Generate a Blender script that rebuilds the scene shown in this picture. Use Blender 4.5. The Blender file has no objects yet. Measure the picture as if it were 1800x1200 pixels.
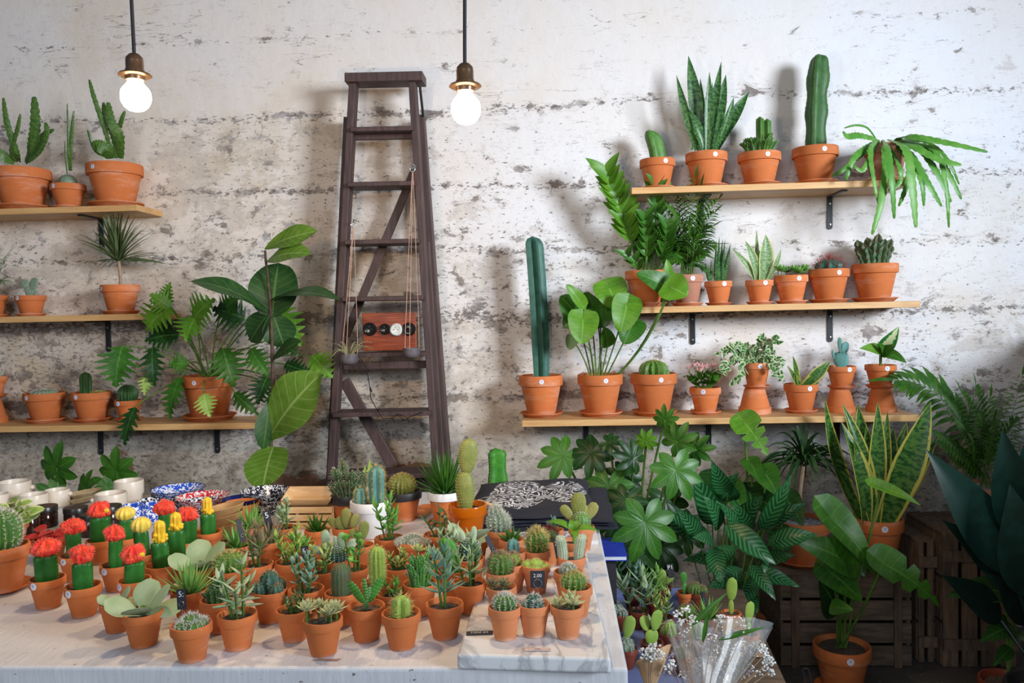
import bpy, math, random
from mathutils import Vector, Matrix
V = Vector; PI = math.pi
sin, cos = math.sin, math.cos
SC = bpy.context.scene
COL = SC.collection

# ------------------------------------------------------------------ camera, world, light, exposure
CAMZ = 1.34; FPX = 1400.0
yaw, pitch, roll = math.radians(3.15), math.radians(2.05), 0.022
fw = V((-sin(yaw)*cos(pitch), cos(yaw)*cos(pitch), -sin(pitch)))
r0 = V((cos(yaw), sin(yaw), 0)); u0 = r0.cross(fw)
RT = r0*cos(roll) - u0*sin(roll); UP = u0*cos(roll) + r0*sin(roll)
cam = bpy.data.cameras.new('camera'); camo = bpy.data.objects.new('camera', cam); COL.objects.link(camo)
cam.lens = 36*FPX/1800; cam.sensor_width = 36; cam.clip_start = .05
mw = Matrix.Identity(4)
for i in range(3):
    mw[i][0] = RT[i]; mw[i][1] = UP[i]; mw[i][2] = -fw[i]
mw[2][3] = CAMZ
camo.matrix_world = mw
SC.camera = camo

def at(px, py, Y):            # the point of the photograph's pixel at distance Y into the room
    d = fw*FPX + RT*(px-900) + UP*(600-py)
    return V((0, 0, CAMZ)) + d*(Y/d.y)
def atz(px, py, Z):           # ... at height Z
    d = fw*FPX + RT*(px-900) + UP*(600-py)
    return V((0, 0, CAMZ)) + d*((Z-CAMZ)/d.z)
def K(Y): return Y/FPX        # metres per pixel at distance Y

w = bpy.data.worlds.new('world'); SC.world = w; w.use_nodes = True
w.node_tree.nodes['Background'].inputs[0].default_value = (.80, .88, 1, 1)
w.node_tree.nodes['Background'].inputs[1].default_value = .12
def area(name, loc, tgt, sx, sy, power, colr):
    l = bpy.data.lights.new(name, 'AREA'); l.shape = 'RECTANGLE'; l.size = sx; l.size_y = sy; l.energy = power; l.color = colr
    o = bpy.data.objects.new(name, l); COL.objects.link(o); o.location = loc
    o.rotation_euler = (V(tgt)-V(loc)).to_track_quat('-Z', 'Y').to_euler()
    return o
wl = area('window_daylight', (3.7, -.3, 2.3), (-.2, 3.3, 1.6), 1.2, 1.2, 66, (.82, .91, 1)); wl.data.spread = math.radians(72)
area('front_fill', (-.9, -2.4, 2.5), (-.3, 3, 1.6), 2.4, 1.6, 72, (.80, .90, 1))  # added soft fill from behind the camera, not a known window
SC.view_settings.view_transform = 'Standard'; SC.view_settings.look = 'None'
SC.view_settings.exposure = -0.13; SC.view_settings.gamma = 1; SC.view_settings.use_curve_mapping = False

# ------------------------------------------------------------------ materials
def newmat(name):
    m = bpy.data.materials.new(name); m.use_nodes = True
    nt = m.node_tree; b = nt.nodes['Principled BSDF']
    return m, nt, b
def nd(nt, t, **k):
    n = nt.nodes.new(t)
    for a, v in k.items(): setattr(n, a, v)
    return n
def put(nt, sock, v):
    if isinstance(v, bpy.types.NodeSocket): nt.links.new(v, sock)
    elif v is not None:
        if isinstance(v, (tuple, list)) and len(v) == 3 and sock.type == 'RGBA': v = (*v, 1)
        sock.default_value = v
def ma(nt, op, a, b=None, c=None, clamp=False):
    n = nd(nt, 'ShaderNodeMath', operation=op, use_clamp=clamp)
    put(nt, n.inputs[0], a)
    if b is not None: put(nt, n.inputs[1], b)
    if c is not None: put(nt, n.inputs[2], c)
    return n.outputs[0]
def mixc(nt, f, a, b, mode='MIX'):
    n = nd(nt, 'ShaderNodeMix', data_type='RGBA', blend_type=mode)
    put(nt, n.inputs[0], f); put(nt, n.inputs[6], a); put(nt, n.inputs[7], b)
    return n.outputs[2]
def coords(nt, kind='Object', scale=(1, 1, 1)):
    tc = nd(nt, 'ShaderNodeTexCoord'); mp = nd(nt, 'ShaderNodeMapping')
    nt.links.new(tc.outputs[kind], mp.inputs[0]); mp.inputs[3].default_value = scale
    return mp.outputs[0]
def noise(nt, co, scale, detail=4, rough=.55, dist=0):
    n = nd(nt, 'ShaderNodeTexNoise'); nt.links.new(co, n.inputs['Vector'])
    n.inputs['Scale'].default_value = scale; n.inputs['Detail'].default_value = detail
    n.inputs['Roughness'].default_value = rough; n.inputs['Distortion'].default_value = dist
    return n.outputs[0]
def step(nt, x, lo, hi):
    n = nd(nt, 'ShaderNodeMapRange', interpolation_type='SMOOTHSTEP')
    put(nt, n.inputs[0], x); put(nt, n.inputs[1], lo); put(nt, n.inputs[2], hi)
    return n.outputs[0]
def bump(nt, b, h, st=.3, d=.01):
    n = nd(nt, 'ShaderNodeBump'); put(nt, n.inputs['Height'], h); n.inputs['Strength'].default_value = st
    n.inputs['Distance'].default_value = d; nt.links.new(n.outputs[0], b.inputs['Normal'])
_mc = {}
def flat(name, c, rough=.6, metal=0, c2=None, ns=40, nbump=0, spec=.5):
    if name in _mc: return _mc[name]
    m, nt, b = newmat(name)
    co = coords(nt)
    n = noise(nt, co, ns, 5)
    c2 = c2 or tuple(x*.75 for x in c)
    put(nt, b.inputs['Base Color'], mixc(nt, step(nt, n, .35, .65), c, c2))
    b.inputs['Roughness'].default_value = rough; b.inputs['Metallic'].default_value = metal
    b.inputs['Specular IOR Level'].default_value = spec
    if nbump: bump(nt, b, n, nbump, .004)
    _mc[name] = m; return m
def leafm(name, c1, c2, kind='plain', c3=(.5, .6, .15), rough=.38, nsc=25, trans=.12):
    if name in _mc: return _mc[name]
    m, nt, b = newmat(name)
    uv = nd(nt, 'ShaderNodeUVMap').outputs[0]
    s = nd(nt, 'ShaderNodeSeparateXYZ'); nt.links.new(uv, s.inputs[0])
    u = s.outputs[0]; v = ma(nt, 'ABSOLUTE', ma(nt, 'MULTIPLY_ADD', s.outputs[1], 2.0, -1.0))
    co = coords(nt)
    n = noise(nt, co, nsc, 3)
    oi = nd(nt, 'ShaderNodeObjectInfo')
    base = mixc(nt, step(nt, ma(nt, 'ADD', n, ma(nt, 'MULTIPLY_ADD', oi.outputs['Random'], .2, -.1)), .35, .65), c1, c2)
    if kind == 'vein':
        fr = ma(nt, 'FRACT', ma(nt, 'SUBTRACT', ma(nt, 'MULTIPLY', u, 8.0), ma(nt, 'MULTIPLY', v, 1.6)))
        sv = ma(nt, 'MULTIPLY', ma(nt, 'LESS_THAN', fr, .09), .45)
        mr = ma(nt, 'MULTIPLY', ma(nt, 'LESS_THAN', v, .05), .75)
        base = mixc(nt, ma(nt, 'MAXIMUM', sv, mr), base, c3)
    elif kind == 'margin':
        mp = nd(nt, 'ShaderNodeMapping'); nt.links.new(uv, mp.inputs[0]); mp.inputs[3].default_value = (22, 2.2, 1)
        z = noise(nt, mp.outputs[0], 1.6, 3, .6)
        base = mixc(nt, step(nt, z, .42, .56), c1, c2)
        base = mixc(nt, ma(nt, 'GREATER_THAN', ma(nt, 'ADD', v, ma(nt, 'MULTIPLY_ADD', n, .2, -.1)), .80), base, c3)
    elif kind == 'zebra':
        mp = nd(nt, 'ShaderNodeMapping'); nt.links.new(uv, mp.inputs[0]); mp.inputs[3].default_value = (20, 2, 1)
        z = noise(nt, mp.outputs[0], 1.5, 3, .6)
        base = mixc(nt, step(nt, z, .42, .58), c1, c2)
    elif kind == 'stripes':
        fr = ma(nt, 'FRACT', ma(nt, 'SUBTRACT', ma(nt, 'MULTIPLY', u, 11.0), ma(nt, 'MULTIPLY', v, 2.0)))
        f = ma(nt, 'MULTIPLY', ma(nt, 'LESS_THAN', fr, .38), ma(nt, 'LESS_THAN', v, .85))
        base = mixc(nt, ma(nt, 'MULTIPLY', f, .8), base, c3)
    elif kind == 'center':
        nn = noise(nt, co, 120, 3)
        d = ma(nt, 'ADD', v, ma(nt, 'MULTIPLY_ADD', nn, .9, -.45))
        base = mixc(nt, ma(nt, 'LESS_THAN', d, .5), base, c3)
    elif kind == 'edge':
        nn = noise(nt, co, 60, 3)
        d = ma(nt, 'ADD', v, ma(nt, 'MULTIPLY_ADD', nn, .8, -.4))
        base = mixc(nt, ma(nt, 'GREATER_THAN', d, .6), base, c3)
    elif kind == 'tips':
        base = mixc(nt, step(nt, u, .55, 1.0), base, c3)
    put(nt, b.inputs['Base Color'], base)
    b.inputs['Roughness'].default_value = rough; b.inputs['Specular IOR Level'].default_value = .35
    tr = nd(nt, 'ShaderNodeBsdfTranslucent'); put(nt, tr.inputs[0], base)
    mx = nd(nt, 'ShaderNodeMixShader'); mx.inputs[0].default_value = trans
    nt.links.new(b.outputs[0], mx.inputs[1]); nt.links.new(tr.outputs[0], mx.inputs[2])
    nt.links.new(mx.outputs[0], nt.nodes['Material Output'].inputs[0])
    _mc[name] = m; return m
def terracotta(name, c, bloom=.25):
    m, nt, b = newmat(name); co = coords(nt); oi = nd(nt, 'ShaderNodeObjectInfo')
    n = noise(nt, co, 30, 5); r = oi.outputs['Random']
    base = mixc(nt, n, c, tuple(x*.8 for x in c))
    n2 = noise(nt, coords(nt, scale=(1, 1, 3)), 9, 4)
    base = mixc(nt, ma(nt, 'MULTIPLY', step(nt, ma(nt, 'MULTIPLY_ADD', r, .12, n2), .56, .75), bloom), base, (.72, .52, .42))
    hs = nd(nt, 'ShaderNodeHueSaturation'); put(nt, hs.inputs['Value'], ma(nt, 'MULTIPLY_ADD', r, .26, .87)); nt.links.new(base, hs.inputs['Color'])
    put(nt, b.inputs['Base Color'], hs.outputs[0]); b.inputs['Roughness'].default_value = .75
    b.inputs['Specular IOR Level'].default_value = .3
    bump(nt, b, noise(nt, co, 300, 3), .12, .002)
    return m
TERRA = terracotta('terracotta', (.60, .170, .048))
TERRAP = terracotta('pale_terracotta', (.64, .225, .09), .5)
OLDT = terracotta('weathered_terracotta', (.50, .22, .14), .9)
BROWNP = flat('brown_plastic', (.22, .045, .02), .35)
SOIL = flat('potting_soil', (.035, .022, .015), .95, c2=(.11, .08, .06), ns=160, nbump=.8)
GRAVEL = flat('grey_gravel', (.45, .45, .47), .8, c2=(.12, .12, .13), ns=140, nbump=1)
WHITEP = flat('white_paint', (.78, .78, .78), .5, c2=(.72, .72, .73))
BLACKP = flat('black_paint', (.022, .022, .026), .45)
STICK = flat('white_sticker', (.72, .74, .85), .5, c2=(.62, .64, .78), ns=300)
BLKMET = flat('black_metal', (.015, .017, .022), .35)
SCREW = flat('screw_steel', (.6, .6, .6), .3, 1)
STEEL = flat('bright_wire', (.7, .7, .72), .25, 1)

def woodm(name, c1, c2, sc=(3, 30, 30), rough=.5, gap=None):
    m, nt, b = newmat(name)
    co = coords(nt, scale=sc)
    n = noise(nt, co, 3, 6, .6, .6); n2 = noise(nt, coords(nt), 5, 3)
    base = mixc(nt, step(nt, n, .3, .7), c1, c2)
    base = mixc(nt, ma(nt, 'MULTIPLY', step(nt, n2, .5, .75), .4), base, tuple(x*.6 for x in c2))
    put(nt, b.inputs['Base Color'], base); b.inputs['Roughness'].default_value = rough
    bump(nt, b, n, .25, .003)
    return m
SHELFW = woodm('light_shelf_wood', (.66, .40, .17), (.56, .30, .11), (2, 25, 25), .5)
LADW = woodm('dark_ladder_wood', (.085, .046, .042), (.045, .024, .023), (25, 25, 2.5), .6)
CRATEW = woodm('old_crate_wood', (.17, .12, .08), (.08, .055, .038), (3, 20, 20), .8)
CRATEV = woodm('old_crate_wood_upright', (.17, .11, .07), (.07, .045, .03), (20, 20, 3), .8)
BOXW = woodm('pale_box_wood', (.72, .50, .27), (.58, .36, .17), (4, 30, 30), .5)
PANELW = woodm('varnished_red_wood', (.30, .055, .012), (.16, .022, .006), (2, 12, 20), .25)

def wallmat():
    m, nt, b = newmat('distressed_plaster')
    co = coords(nt); s = nd(nt, 'ShaderNodeSeparateXYZ'); nt.links.new(co, s.inputs[0]); x, z = s.outputs[0], s.outputs[2]
    big = noise(nt, co, .9, 3); med = noise(nt, co, 3.2, 6, .6)
    base = mixc(nt, ma(nt, 'ADD', ma(nt, 'MULTIPLY', step(nt, big, .35, .65), .5), ma(nt, 'MULTIPLY', step(nt, x, -1.0, .9), .5)), (.76, .665, .59), (.725, .73, .77))
    low = step(nt, ma(nt, 'MULTIPLY_ADD', med, .9, z), 2.65, 1.45)          # 1 towards the floor
    lowl = ma(nt, 'MULTIPLY', low, step(nt, x, .5, -1.2))
    # yellowed plaster
    yel = ma(nt, 'MULTIPLY', step(nt, noise(nt, co, 2.1, 8, .65), .45, .72), ma(nt, 'ADD', ma(nt, 'MULTIPLY', step(nt, x, .6, -1.2), .38), ma(nt, 'MULTIPLY_ADD', low, .45, .18)))
    base = mixc(nt, yel, base, (.62, .50, .36))
    # seams of the old boards
    dens = 0.0
    wob = ma(nt, 'MULTIPLY_ADD', noise(nt, coords(nt, scale=(1, 1, 1)), 2.0, 5, .6), .10, -.05)
    zz = ma(nt, 'ADD', z, wob)
    for (sz, wd, k) in ((2.205, .035, .12), (1.875, .03, .09), (1.60, .03, .07), (1.32, .045, .09), (2.52, .02, .07), (.98, .03, .08)):
        d = ma(nt, 'ABSOLUTE', ma(nt, 'SUBTRACT', zz, sz))
        dens = ma(nt, 'ADD', dens, ma(nt, 'MULTIPLY', step(nt, d, wd, 0.0), k))
    # below the first seam the paint is rougher at the left
    under = ma(nt, 'MULTIPLY', step(nt, zz, 2.22, 2.17), ma(nt, 'MULTIPLY_ADD', step(nt, x, .8, -1.5), .05, .02))
    dens = ma(nt, 'ADD', dens, ma(nt, 'ADD', under, ma(nt, 'MULTIPLY', low, .055)))
    dens = ma(nt, 'ADD', dens, ma(nt, 'MULTIPLY_ADD', big, .16, -.08))
    n1 = noise(nt, coords(nt, scale=(1, 1, 1.5)), 10.5, 10, .68, .35)
    n2 = noise(nt, coords(nt, scale=(1, 1, 2.0)), 40, 7, .66, .3)
    c1 = step(nt, ma(nt, 'ADD', n1, dens), .672, .684)
    c2 = step(nt, ma(nt, 'ADD', n2, ma(nt, 'MULTIPLY', dens, .95)), .665, .70)
    c3 = step(nt, ma(nt, 'ADD', n1, dens), .63, .67)
    base = mixc(nt, ma(nt, 'MULTIPLY', c3, .35), base, (.42, .36, .31))
    shade = mixc(nt, step(nt, noise(nt, co, 11, 4), .4, .6), (.16, .13, .115), (.40, .37, .37))
    base = mixc(nt, ma(nt, 'MULTIPLY', c1, .85), base, shade)
    base = mixc(nt, ma(nt, 'MULTIPLY', c2, .8), base, (.13, .105, .10))
    # large brown weathered patches, mostly left of the ladder
    lft = ma(nt, 'MULTIPLY', step(nt, x, .1, -.9), step(nt, zz, 2.25, 2.12))
    pat = step(nt, ma(nt, 'ADD', noise(nt, coords(nt, scale=(1, 1, 1.5)), 4.2, 10, .72, .4), ma(nt, 'MULTIPLY_ADD', lft, .12, ma(nt, 'MULTIPLY', low, .07))), .60, .66)
    pc = mixc(nt, step(nt, noise(nt, co, 17, 6, .65), .42, .58), (.22, .165, .11), (.46, .36, .25))
    base = mixc(nt, ma(nt, 'MULTIPLY', pat, .32), base, pc)
    # long thin scratches
    sc = noise(nt, coords(nt, scale=(1, 1, 7)), 6.5, 7, .62, .15)
    scr = step(nt, ma(nt, 'ABSOLUTE', ma(nt, 'SUBTRACT', sc, .5)), .008, .002)
    scr = ma(nt, 'MULTIPLY', scr, step(nt, ma(nt, 'ADD', n1, dens), .50, .62))
    cr = nd(nt, 'ShaderNodeMapping'); nt.links.new(coords(nt), cr.inputs[0]); cr.inputs[2].default_value = (0, .55, 0); cr.inputs[3].default_value = (.8, 1, 5)
    sd = noise(nt, cr.outputs[0], 1.7, 5, .55, .2); scr = ma(nt, 'MAXIMUM', scr, ma(nt, 'MULTIPLY', step(nt, ma(nt, 'ABSOLUTE', ma(nt, 'SUBTRACT', sd, .56)), .0035, .001), step(nt, med, .5, .56)))
    base = mixc(nt, ma(nt, 'MULTIPLY', scr, .7), base, (.2, .17, .16))
    # bare cement near the floor
    cem = step(nt, ma(nt, 'MULTIPLY_ADD', med, .55, z), 1.14, .98)
    cc = mixc(nt, step(nt, noise(nt, co, 13, 8, .7), .4, .62), (.46, .40, .32), (.25, .205, .155))
    cc = mixc(nt, step(nt, noise(nt, coords(nt, scale=(1, 1, 1.5)), 42, 7, .75), .55, .60), cc, (.07, .06, .055))
    crk = step(nt, ma(nt, 'ABSOLUTE', ma(nt, 'SUBTRACT', noise(nt, co, 1.6, 7, .65, .5), .5)), .005, .001)
    cc = mixc(nt, crk, cc, (.05, .04, .035))
    base = mixc(nt, ma(nt, 'MULTIPLY', cem, .75), base, cc)
    for (bx, bz, rx, rz) in ((-1.90, .70, .055, .10), (-1.08, .62, .22, .05), (-.62, .66, .16, .05)):
        dx = ma(nt, 'DIVIDE', ma(nt, 'SUBTRACT', x, bx), rx); dz = ma(nt, 'DIVIDE', ma(nt, 'SUBTRACT', z, bz), rz)
        rr = ma(nt, 'ADD', ma(nt, 'ADD', ma(nt, 'MULTIPLY', dx, dx), ma(nt, 'MULTIPLY', dz, dz)), ma(nt, 'MULTIPLY_ADD', n1, 6.0, -2.9))
        bk = mixc(nt, ma(nt, 'LESS_THAN', ma(nt, 'FRACT', ma(nt, 'MULTIPLY', z, 13.5)), .16), (.20, .085, .045), (.10, .08, .06))
        base = mixc(nt, ma(nt, 'MULTIPLY', step(nt, rr, 1.0, .85), .85), base, bk)
    put(nt, b.inputs['Base Color'], base); b.inputs['Roughness'].default_value = .8; b.inputs['Specular IOR Level'].default_value = .25
    h = ma(nt, 'SUBTRACT', noise(nt, co, 14, 8, .6), ma(nt, 'ADD', ma(nt, 'MULTIPLY', c1, .35), ma(nt, 'MULTIPLY', c2, .3)))
    bump(nt, b, h, .35, .012)
    return m
def tablemat():
    m, nt, b = newmat('chipped_white_paint')
    co = coords(nt); n = noise(nt, coords(nt, scale=(1, 2.5, 2.5)), 6, 5)
    base = mixc(nt, step(nt, n, .3, .7), (.68, .69, .73), (.60, .61, .65))
    c = step(nt, noise(nt, coords(nt, scale=(1, 1.6, 1.6)), 55, 6, .62), .66, .675)
    base = mixc(nt, ma(nt, 'MULTIPLY', c, .9), base, (.10, .07, .05))
    c2 = step(nt, noise(nt, co, 9, 5, .6), .70, .715)
    base = mixc(nt, c2, base, (.36, .23, .15))
    put(nt, b.inputs['Base Color'], base); b.inputs['Roughness'].default_value = .38
    bump(nt, b, ma(nt, 'SUBTRACT', noise(nt, coords(nt, scale=(6, 1, 1)), 12, 4), ma(nt, 'MULTIPLY', c, .5)), .25, .006)
    return m
def marblemat():
    m, nt, b = newmat('white_marble')
    co = coords(nt, scale=(1, .7, 1)); n = noise(nt, co, 7, 8, .62, 1.6)
    vn = step(nt, ma(nt, 'ABSOLUTE', ma(nt, 'SUBTRACT', n, .5)), .07, .0)
    base = mixc(nt, ma(nt, 'MULTIPLY', vn, .75), (.70, .71, .73), (.36, .375, .41))
    put(nt, b.inputs['Base Color'], base); b.inputs['Roughness'].default_value = .3
    return m
def floormat():
    m, nt, b = newmat('worn_concrete'); co = coords(nt)
    base = mixc(nt, step(nt, noise(nt, co, 2.5, 7, .6), .35, .65), (.12, .105, .09), (.07, .06, .055))
    base = mixc(nt, step(nt, noise(nt, co, 30, 4), .62, .7), base, (.2, .18, .16))
    put(nt, b.inputs['Base Color'], base); b.inputs['Roughness'].default_value = .5
    return m
def speckle(name, c, c2=(.85, .86, .9), sc=95, thr=.5):
    m, nt, b = newmat(name)
    n = noise(nt, coords(nt), sc, 3, .6, 1.2)
    put(nt, b.inputs['Base Color'], mixc(nt, step(nt, n, thr-.02, thr+.02), c, c2)); b.inputs['Roughness'].default_value = .15
    return m
def printmat():
    m, nt, b = newmat('black_cloth_with_white_print')
    co = coords(nt); s = nd(nt, 'ShaderNodeSeparateXYZ'); nt.links.new(co, s.inputs[0])
    n = noise(nt, coords(nt, scale=(1, 1, 0)), 9, 2, .5, .8)
    fr = ma(nt, 'FRACT', ma(nt, 'MULTIPLY', n, 22.0))
    line = ma(nt, 'LESS_THAN', fr, .45)
    brk = ma(nt, 'GREATER_THAN', noise(nt, coords(nt, scale=(1, 1, 0)), 70, 2), .42)
    e1 = None
    for (cx, cy, rx, ry) in ((-.04, .0, .085, .17), (.095, .02, .065, .13), (-.125, -.10, .035, .07)):
        dx = ma(nt, 'DIVIDE', ma(nt, 'SUBTRACT', s.outputs[0], cx), rx); dy = ma(nt, 'DIVIDE', ma(nt, 'SUBTRACT', s.outputs[1], cy), ry)
        r = ma(nt, 'ADD', ma(nt, 'MULTIPLY', dx, dx), ma(nt, 'MULTIPLY', dy, dy))
        ins = ma(nt, 'LESS_THAN', ma(nt, 'MULTIPLY_ADD', n, .6, r), 1.3)
        e1 = ins if e1 is None else ma(nt, 'MAXIMUM', e1, ins)
    up = ma(nt, 'GREATER_THAN', s.outputs[2], .016)
    f = ma(nt, 'MULTIPLY', ma(nt, 'MULTIPLY', line, brk), ma(nt, 'MULTIPLY', e1, up))
    put(nt, b.inputs['Base Color'], mixc(nt, f, (.014, .015, .024), (.75, .75, .78))); b.inputs['Roughness'].default_value = .85
    return m
def glassm(name, c, rough=.05, tr=.85):
    m, nt, b = newmat(name)
    b.inputs['Base Color'].default_value = (*c, 1); b.inputs['Roughness'].default_value = rough
    b.inputs['Transmission Weight'].default_value = tr; b.inputs['IOR'].default_value = 1.3
    return m
def cellophane():
    m, nt, b = newmat('clear_cellophane')
    tr = nd(nt, 'ShaderNodeBsdfTransparent'); gl = nd(nt, 'ShaderNodeBsdfGlossy'); gl.inputs['Roughness'].default_value = .12
    df = nd(nt, 'ShaderNodeBsdfDiffuse'); df.inputs[0].default_value = (.8, .88, .9, 1)
    lw = nd(nt, 'ShaderNodeLayerWeight'); lw.inputs[0].default_value = .35
    mx = nd(nt, 'ShaderNodeMixShader'); put(nt, mx.inputs[0], ma(nt, 'MULTIPLY_ADD', lw.outputs[1], .6, .1, clamp=True))
    m2 = nd(nt, 'ShaderNodeMixShader'); m2.inputs[0].default_value = .17
    nt.links.new(tr.outputs[0], m2.inputs[1]); nt.links.new(df.outputs[0], m2.inputs[2])
    nt.links.new(m2.outputs[0], mx.inputs[1]); nt.links.new(gl.outputs[0], mx.inputs[2])
    nt.links.new(mx.outputs[0], nt.nodes['Material Output'].inputs[0])
    return m
def emis(name, c, st):
    m, nt, b = newmat(name)
    b.inputs['Emission Color'].default_value = (*c, 1); b.inputs['Emission Strength'].default_value = st
    b.inputs['Base Color'].default_value = (.9, .85, .7, 1)
    return m

# greens
G = {
 'dark':  leafm('dark_green_leaf', (.008, .040, .007), (.016, .065, .009), 'vein', (.07, .18, .04), .36),
 'mid':   leafm('mid_green_leaf', (.028, .115, .009), (.046, .155, .013), 'vein', (.10, .26, .05), .4),
 'bright':leafm('bright_green_leaf', (.07, .205, .011), (.105, .25, .014), 'vein', (.18, .36, .07), .42),
 'lime':  leafm('lime_leaf', (.24, .40, .06), (.32, .46, .10), 'vein', (.5, .62, .25), .45),
 'fern':  leafm('plain_green_leaf', (.024, .10, .009), (.055, .16, .013), 'plain', rough=.5),
 'olive': leafm('olive_narrow_leaf', (.06, .10, .035), (.11, .15, .06), 'plain', rough=.45),
 'drac':  leafm('grey_green_narrow_leaf', (.02, .06, .018), (.04, .095, .025), 'plain', rough=.45),
 'blue':  leafm('blue_green_succulent', (.12, .28, .20), (.20, .36, .28), 'tips', (.30, .42, .30), .5),
 'pale':  leafm('pale_grey_green_leaf', (.30, .42, .24), (.38, .50, .32), 'plain', rough=.55),
 'jade':  leafm('fresh_green_succulent', (.12, .34, .06), (.22, .44, .10), 'plain', rough=.35),
 'yell':  leafm('yellow_green_succulent', (.34, .46, .12), (.46, .52, .20), 'plain', rough=.45),
 'purple':leafm('purple_tinged_succulent', (.20, .26, .12), (.22, .16, .10), 'tips', (.26, .15, .10), .5),
 'cream': leafm('cream_green_rosette', (.44, .50, .24), (.56, .58, .34), 'tips', (.42, .50, .25), .5),
 'zebra': leafm('banded_snake_leaf', (.015, .075, .018), (.085, .20, .055), 'zebra', rough=.35),
 'snakev':leafm('yellow_edged_snake_leaf', (.02, .085, .02), (.09, .20, .04), 'margin', (.50, .46, .09), .35),
 'snakep':leafm('pale_snake_leaf', (.10, .22, .09), (.28, .38, .18), 'margin', (.52, .55, .22), .4),
 'cala':  leafm('striped_leaf', (.006, .055, .012), (.010, .08, .018), 'stripes', (.06, .20, .08), .33),
 'dieff': leafm('cream_centred_leaf', (.02, .16, .03), (.04, .22, .04), 'center', (.62, .70, .38), .35),
 'ivy':   leafm('cream_edged_ivy_leaf', (.03, .13, .03), (.06, .20, .05), 'edge', (.55, .60, .36), .45),
 'ivyl':  leafm('lime_ivy_leaf', (.20, .38, .06), (.32, .46, .12), 'edge', (.6, .65, .30), .45),
 'red':   leafm('red_veined_leaf', (.70, .05, .05), (.5, .035, .03), 'vein', (.20, .12, .03), .5),
 'fig':   leafm('fig_leaf', (.016, .06, .014), (.028, .085, .018), 'vein', (.10, .19, .05), .45),
 'figl':  leafm('young_fig_leaf', (.11, .23, .02), (.15, .28, .035), 'vein', (.36, .50, .16), .4, trans=.25),
 'ink':   leafm('blackish_green_leaf', (.003, .016, .010), (.005, .028, .020), 'plain', rough=.45, trans=.02),
 'stem':  leafm('green_stem', (.07, .17, .025), (.12, .22, .045), 'plain', rough=.5),
 'bark':  flat('brown_stem', (.10, .06, .035), .8, c2=(.05, .03, .02)),
 'tan':   flat('pale_tan_stem', (.40, .27, .17), .8),
}
def cact(name, c1, c2, rough=.5, ns=30):
    return leafm('cactus_'+name, c1, c2, 'plain', rough=rough, nsc=ns, trans=.0)
CG = {
 'green': cact('green', (.05, .15, .022), (.09, .21, .035)),
 'dark': cact('dark', (.022, .085, .018), (.04, .12, .026)),
 'grey': cact('grey', (.13, .20, .13), (.2, .26, .18)),
 'blue': cact('blue', (.07, .20, .18), (.10, .27, .24)),
 'bluedeep': cact('bluedeep', (.02, .085, .06), (.035, .12, .085)),
 'bright': cact('bright', (.035, .18, .018), (.06, .25, .025)),
 'olive': cact('olive', (.18, .22, .05), (.27, .28, .08)),
 'bunny': cact('bunny', (.26, .38, .22), (.42, .52, .34)),
 'lime': cact('lime', (.22, .38, .06), (.30, .44, .08)),
 'graft': cact('graft', (.015, .11, .015), (.03, .17, .025), .35),
 'crust': cact('crust', (.05, .12, .05), (.10, .10, .05), .6, 60),
}
SPW = flat('white_spines', (.72, .70, .62), .7)
SPY = flat('yellow_spines', (.62, .50, .18), .7)
SPB = flat('tan_spines', (.42, .28, .16), .7)
SPR = flat('red_spines', (.35, .07, .06), .7)
REDF = flat('red_graft', (.80, .022, .02), .5, c2=(.75, .07, .02), ns=90)
REDT = flat('coral_spines', (.90, .20, .13), .5)
YELF = flat('yellow_graft', (.85, .66, .12), .5, c2=(.72, .55, .05), ns=90)
YELF2 = flat('bright_yellow_graft', (.88, .58, .02), .5, c2=(.75, .42, .01), ns=90)
PINK = flat('pink_flowers', (.78, .30, .34), .6, c2=(.85, .5, .5))
WFLOW = flat('white_flowers', (.80, .80, .78), .7)
KRAFT = flat('brown_paper', (.50, .33, .18), .7, c2=(.46, .29, .15))

# ------------------------------------------------------------------ mesh helpers
class MB:
    def __init__(s): s.v = []; s.f = []; s.uv = []; s.mi = []
    def add(s, vs, fs, uvs=None, mi=0):
        n = len(s.v); s.v.extend(vs); s.uv.extend(uvs if uvs else [(0.5, 0.5)]*len(vs))
        s.f.extend([tuple(i+n for i in f) for f in fs]); s.mi.extend([mi]*len(fs))
    def build(s, name, mats, parent=None, smooth=True, kind=None, loc=None):
        me = bpy.data.meshes.new(name)
        vs = s.v
        if loc is not None: vs = [(a[0]-loc[0], a[1]-loc[1], a[2]-loc[2]) for a in vs]
        me.from_pydata([tuple(a) for a in vs], [], s.f)
        if not isinstance(mats, (list, tuple)): mats = [mats]
        for m in mats: me.materials.append(m)
        if len(mats) > 1: me.polygons.foreach_set('material_index', s.mi)
        if smooth: me.polygons.foreach_set('use_smooth', [True]*len(s.f))
        ul = me.uv_layers.new(name='UVMap')
        li = [0]*len(me.loops); me.loops.foreach_get('vertex_index', li)
        fl = []
        for i in li: fl.extend(s.uv[i])
        ul.data.foreach_set('uv', fl)
        me.update()
        o = bpy.data.objects.new(name, me); COL.objects.link(o)
        if parent is not None: o.parent = parent
        elif loc is not None: o.location = loc
        if kind: o['kind'] = kind
        if smooth and 'soft' not in name: me.set_sharp_from_angle(angle=.9)
        return o
def tag(o, label, cat, group=None):
    o['label'] = label; o['category'] = cat
    if group: o['group'] = group
    return o
def empty(name, loc, label, cat, group=None, rz=0):
    o = bpy.data.objects.new(name, None); COL.objects.link(o); o.location = loc; o.rotation_euler = (0, 0, rz)
    o.empty_display_size = .02
    return tag(o, label, cat, group)
def struct(o): o['kind'] = 'structure'; return o

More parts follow.
